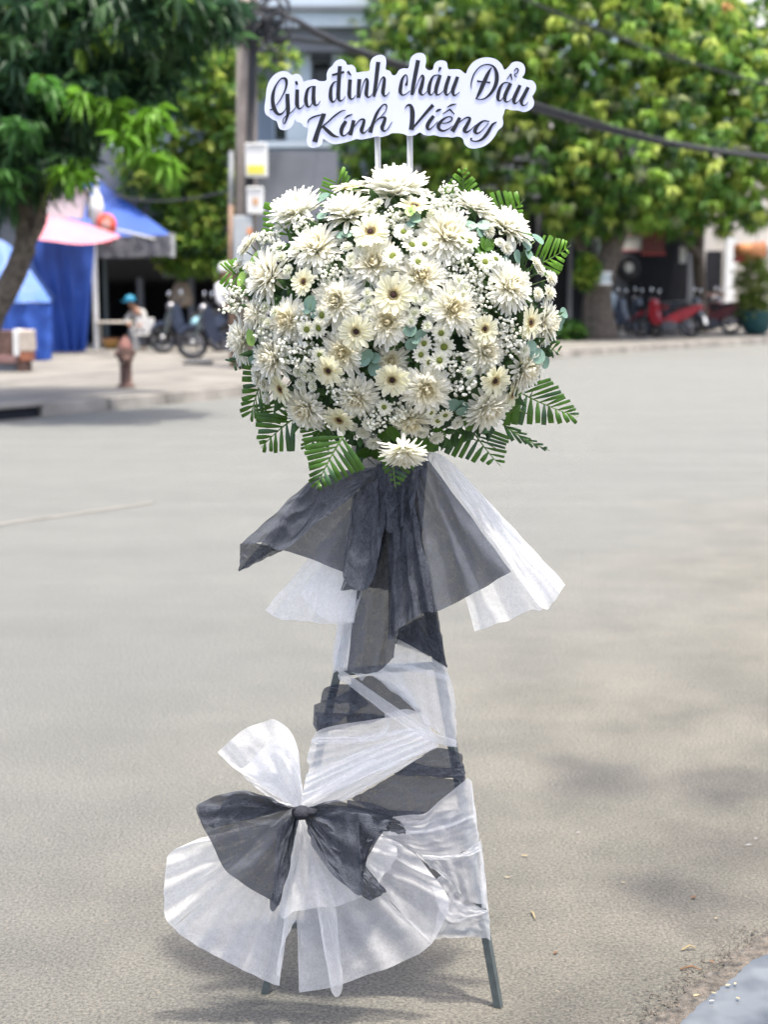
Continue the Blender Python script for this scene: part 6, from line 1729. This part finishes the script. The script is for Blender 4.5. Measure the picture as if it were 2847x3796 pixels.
# ---- baby's breath
def breath(label, T, x, y, rad, n, seed, push=-.016):
    r = random.Random(seed)
    p, nrm_, k = place(T, x, y, rad, push, None, 0)
    base = p + Vector((0, .06, -.01))
    t = thing('babys_breath', label, "baby's breath", base, "sprays of baby's breath")
    mb, ms = MB(), MB()
    sc = .42194 / F_PX * 3
    hubs = [p + Vector((r.uniform(-.6, .6) * k, .02, r.uniform(-.6, .6) * k)) for _ in range(6)]
    for h in hubs: ms.tube([base, h], [.0011, .0008], 4)
    for _ in range(int(n * 1.5)):
        a, q = r.uniform(0, 6.283), r.random() ** .6
        c = p + Vector((math.cos(a) * q * k * 1.22, r.uniform(-.008, .022), math.sin(a) * q * k * 1.22))
        s_ = r.uniform(11, 21) * sc
        rt = Matrix.Rotation(r.uniform(0, 6), 3, 'Z') @ Matrix.Rotation(r.uniform(0, 6), 3, 'X')
        mb.ico(c, (s_, s_ * .85, s_ * .8), 1, rt, .22, r)
        mb.ico(c + Vector((r.uniform(-1, 1), -.4, r.uniform(-1, 1))) * s_ * .7, (s_ * .6,) * 3, 1, rt, .25, r)
        h = min(hubs, key=lambda q_: (q_ - c).length)
        ms.tube([h, c], [.0007, .0005], 3)
    mb.build('blossoms', MAT['puff'], t, True, 'stuff')
    ms.build('stems', MAT['stem'], t, False, 'stuff')
for i, (lab, T, x, y, rad, n) in enumerate([
    ("baby's breath below the upper left chrysanthemum", CA, 800, 620, 100, 42), ("baby's breath beside the left pompons", CA, 470, 725, 80, 34),
    ("baby's breath left of the loose petalled chrysanthemum", CA, 1040, 1030, 130, 48), ("baby's breath right of the upper centre gerbera", CA, 1540, 580, 90, 36),
    ("baby's breath spilling out at the left edge", CA, 200, 1230, 130, 56), ("baby's breath below the left edge spill", CA, 110, 1340, 70, 26),
    ("baby's breath at the top right beside the closed chrysanthemum", CB, 500, 345, 105, 46), ("baby's breath above the wide upper right chrysanthemum", CB, 480, 520, 120, 46),
    ("large patch of baby's breath in the right middle", CB, 640, 1000, 150, 70), ("baby's breath right of the large patch", CB, 770, 1090, 110, 46),
    ("baby's breath below the large right patch", CB, 790, 1260, 105, 40), ("baby's breath between the two right gerberas", CB, 980, 1480, 110, 40),
    ("large patch of baby's breath at the lower left", CC, 720, 330, 150, 80), ("baby's breath below the lower left patch", CC, 790, 430, 90, 36),
    ("baby's breath right of the lower left narrow gerbera", CC, 1090, 690, 105, 36), ("baby's breath at the bottom centre", CC, 1450, 960, 105, 40),
    ("baby's breath left of the lower right gerbera", CD, 600, 630, 110, 40), ("baby's breath under the right middle gerbera", CD, 1050, 240, 115, 46),
    ("baby's breath right of the six daisies", CD, 555, 450, 75, 24), ("baby's breath left of the bottom centre chrysanthemum", CC, 1590, 900, 70, 22),
    ("baby's breath at the left edge above the level palm leaflets", CC, 450, 200, 90, 34), ("baby's breath beside the three left daisies", CA, 760, 1400, 80, 24),
    ("baby's breath under the crowning chrysanthemum", CB, 60, 540, 90, 34), ("baby's breath right of the lower right edge chrysanthemum", CD, 1080, 330, 80, 26)]):
    breath(lab, T, x, y, rad, n, 400 + i)
# ---- eucalyptus and single leaves
def disc_leaf(rad_, point=0.0):
    vs, fs = [(0, 0, 0)], []
    N = 14
    for ring in (.55, 1.0):
        for k in range(N):
            a = 6.283 * k / N
            q = rad_ * ring * (1 + point * max(0, math.cos(a)) ** 6)
            vs.append((q * math.cos(a) + rad_, q * math.sin(a) * (1 - .35 * point), .16 * rad_ * ring * ring * (abs(math.sin(a)) - .3)))
    vs[0] = (rad_, 0, -.02 * rad_)
    for k in range(N):
        fs.append((0, 1 + k, 1 + (k + 1) % N))
        fs.append((1 + k, 1 + N + k, 1 + N + (k + 1) % N, 1 + (k + 1) % N))
    return vs, fs
v, f = disc_leaf(1.0); LEAF_R = MB().add(v, f).mesh('leaf', MAT['euca'], smooth=True)
v, f = disc_leaf(1.0, .55); LEAF_P = MB().add(v, f).mesh('leaf', MAT['yleaf'], smooth=True)
v, f = disc_leaf(1.0, .5); LEAF_D = MB().add(v, f).mesh('leaf', MAT['palm'], smooth=True)
def sprig(label, T, leaves, me, push=-.012, name='eucalyptus_sprig', cat='eucalyptus', grp='eucalyptus sprigs in the arrangement'):
    P = [place(T, x, y, r_, push + fr_.uniform(-.006, .004), None, 0) for x, y, r_, *_ in leaves]
    c = sum((p for p, _, _ in P), Vector((0, 0, 0))) / len(P)
    base = c + Vector((0, .04, -.012))
    t = thing(name, label, cat, base, grp)
    for (p, n, k), lf in zip(P, leaves):
        n = (n + Vector((fr_.uniform(-.5, .5), 0, fr_.uniform(-.3, .5)))).normalized()
        ang = lf[3] if len(lf) > 3 else fr_.uniform(0, 6.28)
        m3 = frame(n, ang)
        put('leaf', me, t, m3, k, p - m3 @ Vector((k, 0, 0)) - base)
    MB().tube([base, c + Vector((0, -.002, 0)), P[0][0]], [.0016, .0013, .0009], 5).build('stem', MAT['stem'], t)
sprig('silver eucalyptus behind the upper left chrysanthemum', CA, [(940, 360, 62), (945, 505, 68), (985, 350, 30), (1000, 430, 42)], LEAF_R, -.002)
sprig('eucalyptus left of the loose petalled chrysanthemum', CA, [(830, 1290, 72), (855, 1370, 52), (800, 1350, 40)], LEAF_R, -.02)
sprig('eucalyptus under the green leafed gerbera', CB, [(215, 555, 52), (175, 590, 40)], LEAF_R, -.03)
sprig('eucalyptus below the small closed top right chrysanthemum', CB, [(700, 600, 58), (815, 605, 60), (690, 680, 55), (780, 670, 44)], LEAF_R)
sprig('eucalyptus standing out beside the upper right shoulder', CB, [(1290, 725, 66), (1190, 770, 60), (1215, 865, 52), (1110, 880, 62), (1010, 930, 60)], LEAF_R, .0)
sprig('eucalyptus tip sticking out at the right edge', CB, [(1520, 1375, 52), (1465, 1400, 50), (1485, 1490, 48), (1500, 1440, 40)], LEAF_R, .0)
sprig('eucalyptus right of the creamy centre chrysanthemum', CD, [(165, 175, 62), (260, 225, 62), (175, 300, 58), (215, 260, 40)], LEAF_R, -.02)
sprig('eucalyptus beside the lower left side chrysanthemum', CC, [(350, 370, 58), (325, 440, 45)], LEAF_R)
sprig('eucalyptus left of the lower central gerbera', CC, [(1300, 430, 66), (1390, 520, 62), (1345, 390, 52), (1400, 420, 50)], LEAF_R, -.01)
sprig('dark eucalyptus below the lower right baby breath', CD, [(610, 850, 76), (545, 830, 62), (620, 890, 52)], LEAF_R, -.01)
sprig('eucalyptus rosette at the lower right edge', CD, [(1285, 400, 78), (1355, 460, 56), (1350, 450, 26), (1235, 310, 50)], LEAF_R, -.02)
sprig('narrow grey leaf under the chrysanthemum left of the upper gerbera', CA, [(1150, 680, 48), (1100, 690, 45)], LEAF_R)
LG = 'single green leaves in the arrangement'
sprig('yellow green leaf lying across the gerbera under the top', CB, [(160, 490, 46, 1.9), (190, 470, 40, 1.2)], LEAF_P, -.05, 'green_leaf', 'leaf', LG)
sprig('pointed green leaf at the left edge side chrysanthemum', CC, [(310, 250, 70, 2.2)], LEAF_P, -.04, 'green_leaf', 'leaf', LG)
sprig('dark pointed leaves right of the wide upper chrysanthemum', CB, [(840, 760, 90, .8), (780, 810, 80, .3), (860, 820, 70, 1.6)], LEAF_D, .004, 'green_leaf', 'leaf', LG)
sprig('green leaves behind the right edge pompons', CB, [(1130, 560, 60, .5), (1200, 700, 70, .9), (1240, 1270, 70, -.6), (1180, 1240, 60, -.2)], LEAF_D, .02, 'green_leaf', 'leaf', LG)
sprig('dark green leaves at the bottom between the hanging pompons', CC, [(1480, 1120, 80, -1.6), (1560, 1080, 80, -1.2), (1300, 1250, 90, -2.2), (1420, 1260, 80, -1.7)], LEAF_D, .0, 'green_leaf', 'leaf', LG)
sprig('dark green leaves at the bottom right over the white fabric', CD, [(260, 1150, 80, -.9), (330, 1180, 80, -.6), (420, 1060, 60, -1.0), (680, 960, 80, -1.3)], LEAF_D, .0, 'green_leaf', 'leaf', LG)
sprig('green leaf among the pompons at the left edge', CA, [(330, 910, 70, 1.2), (230, 1080, 80, 2.6)], LEAF_P, .0, 'green_leaf', 'leaf', LG)
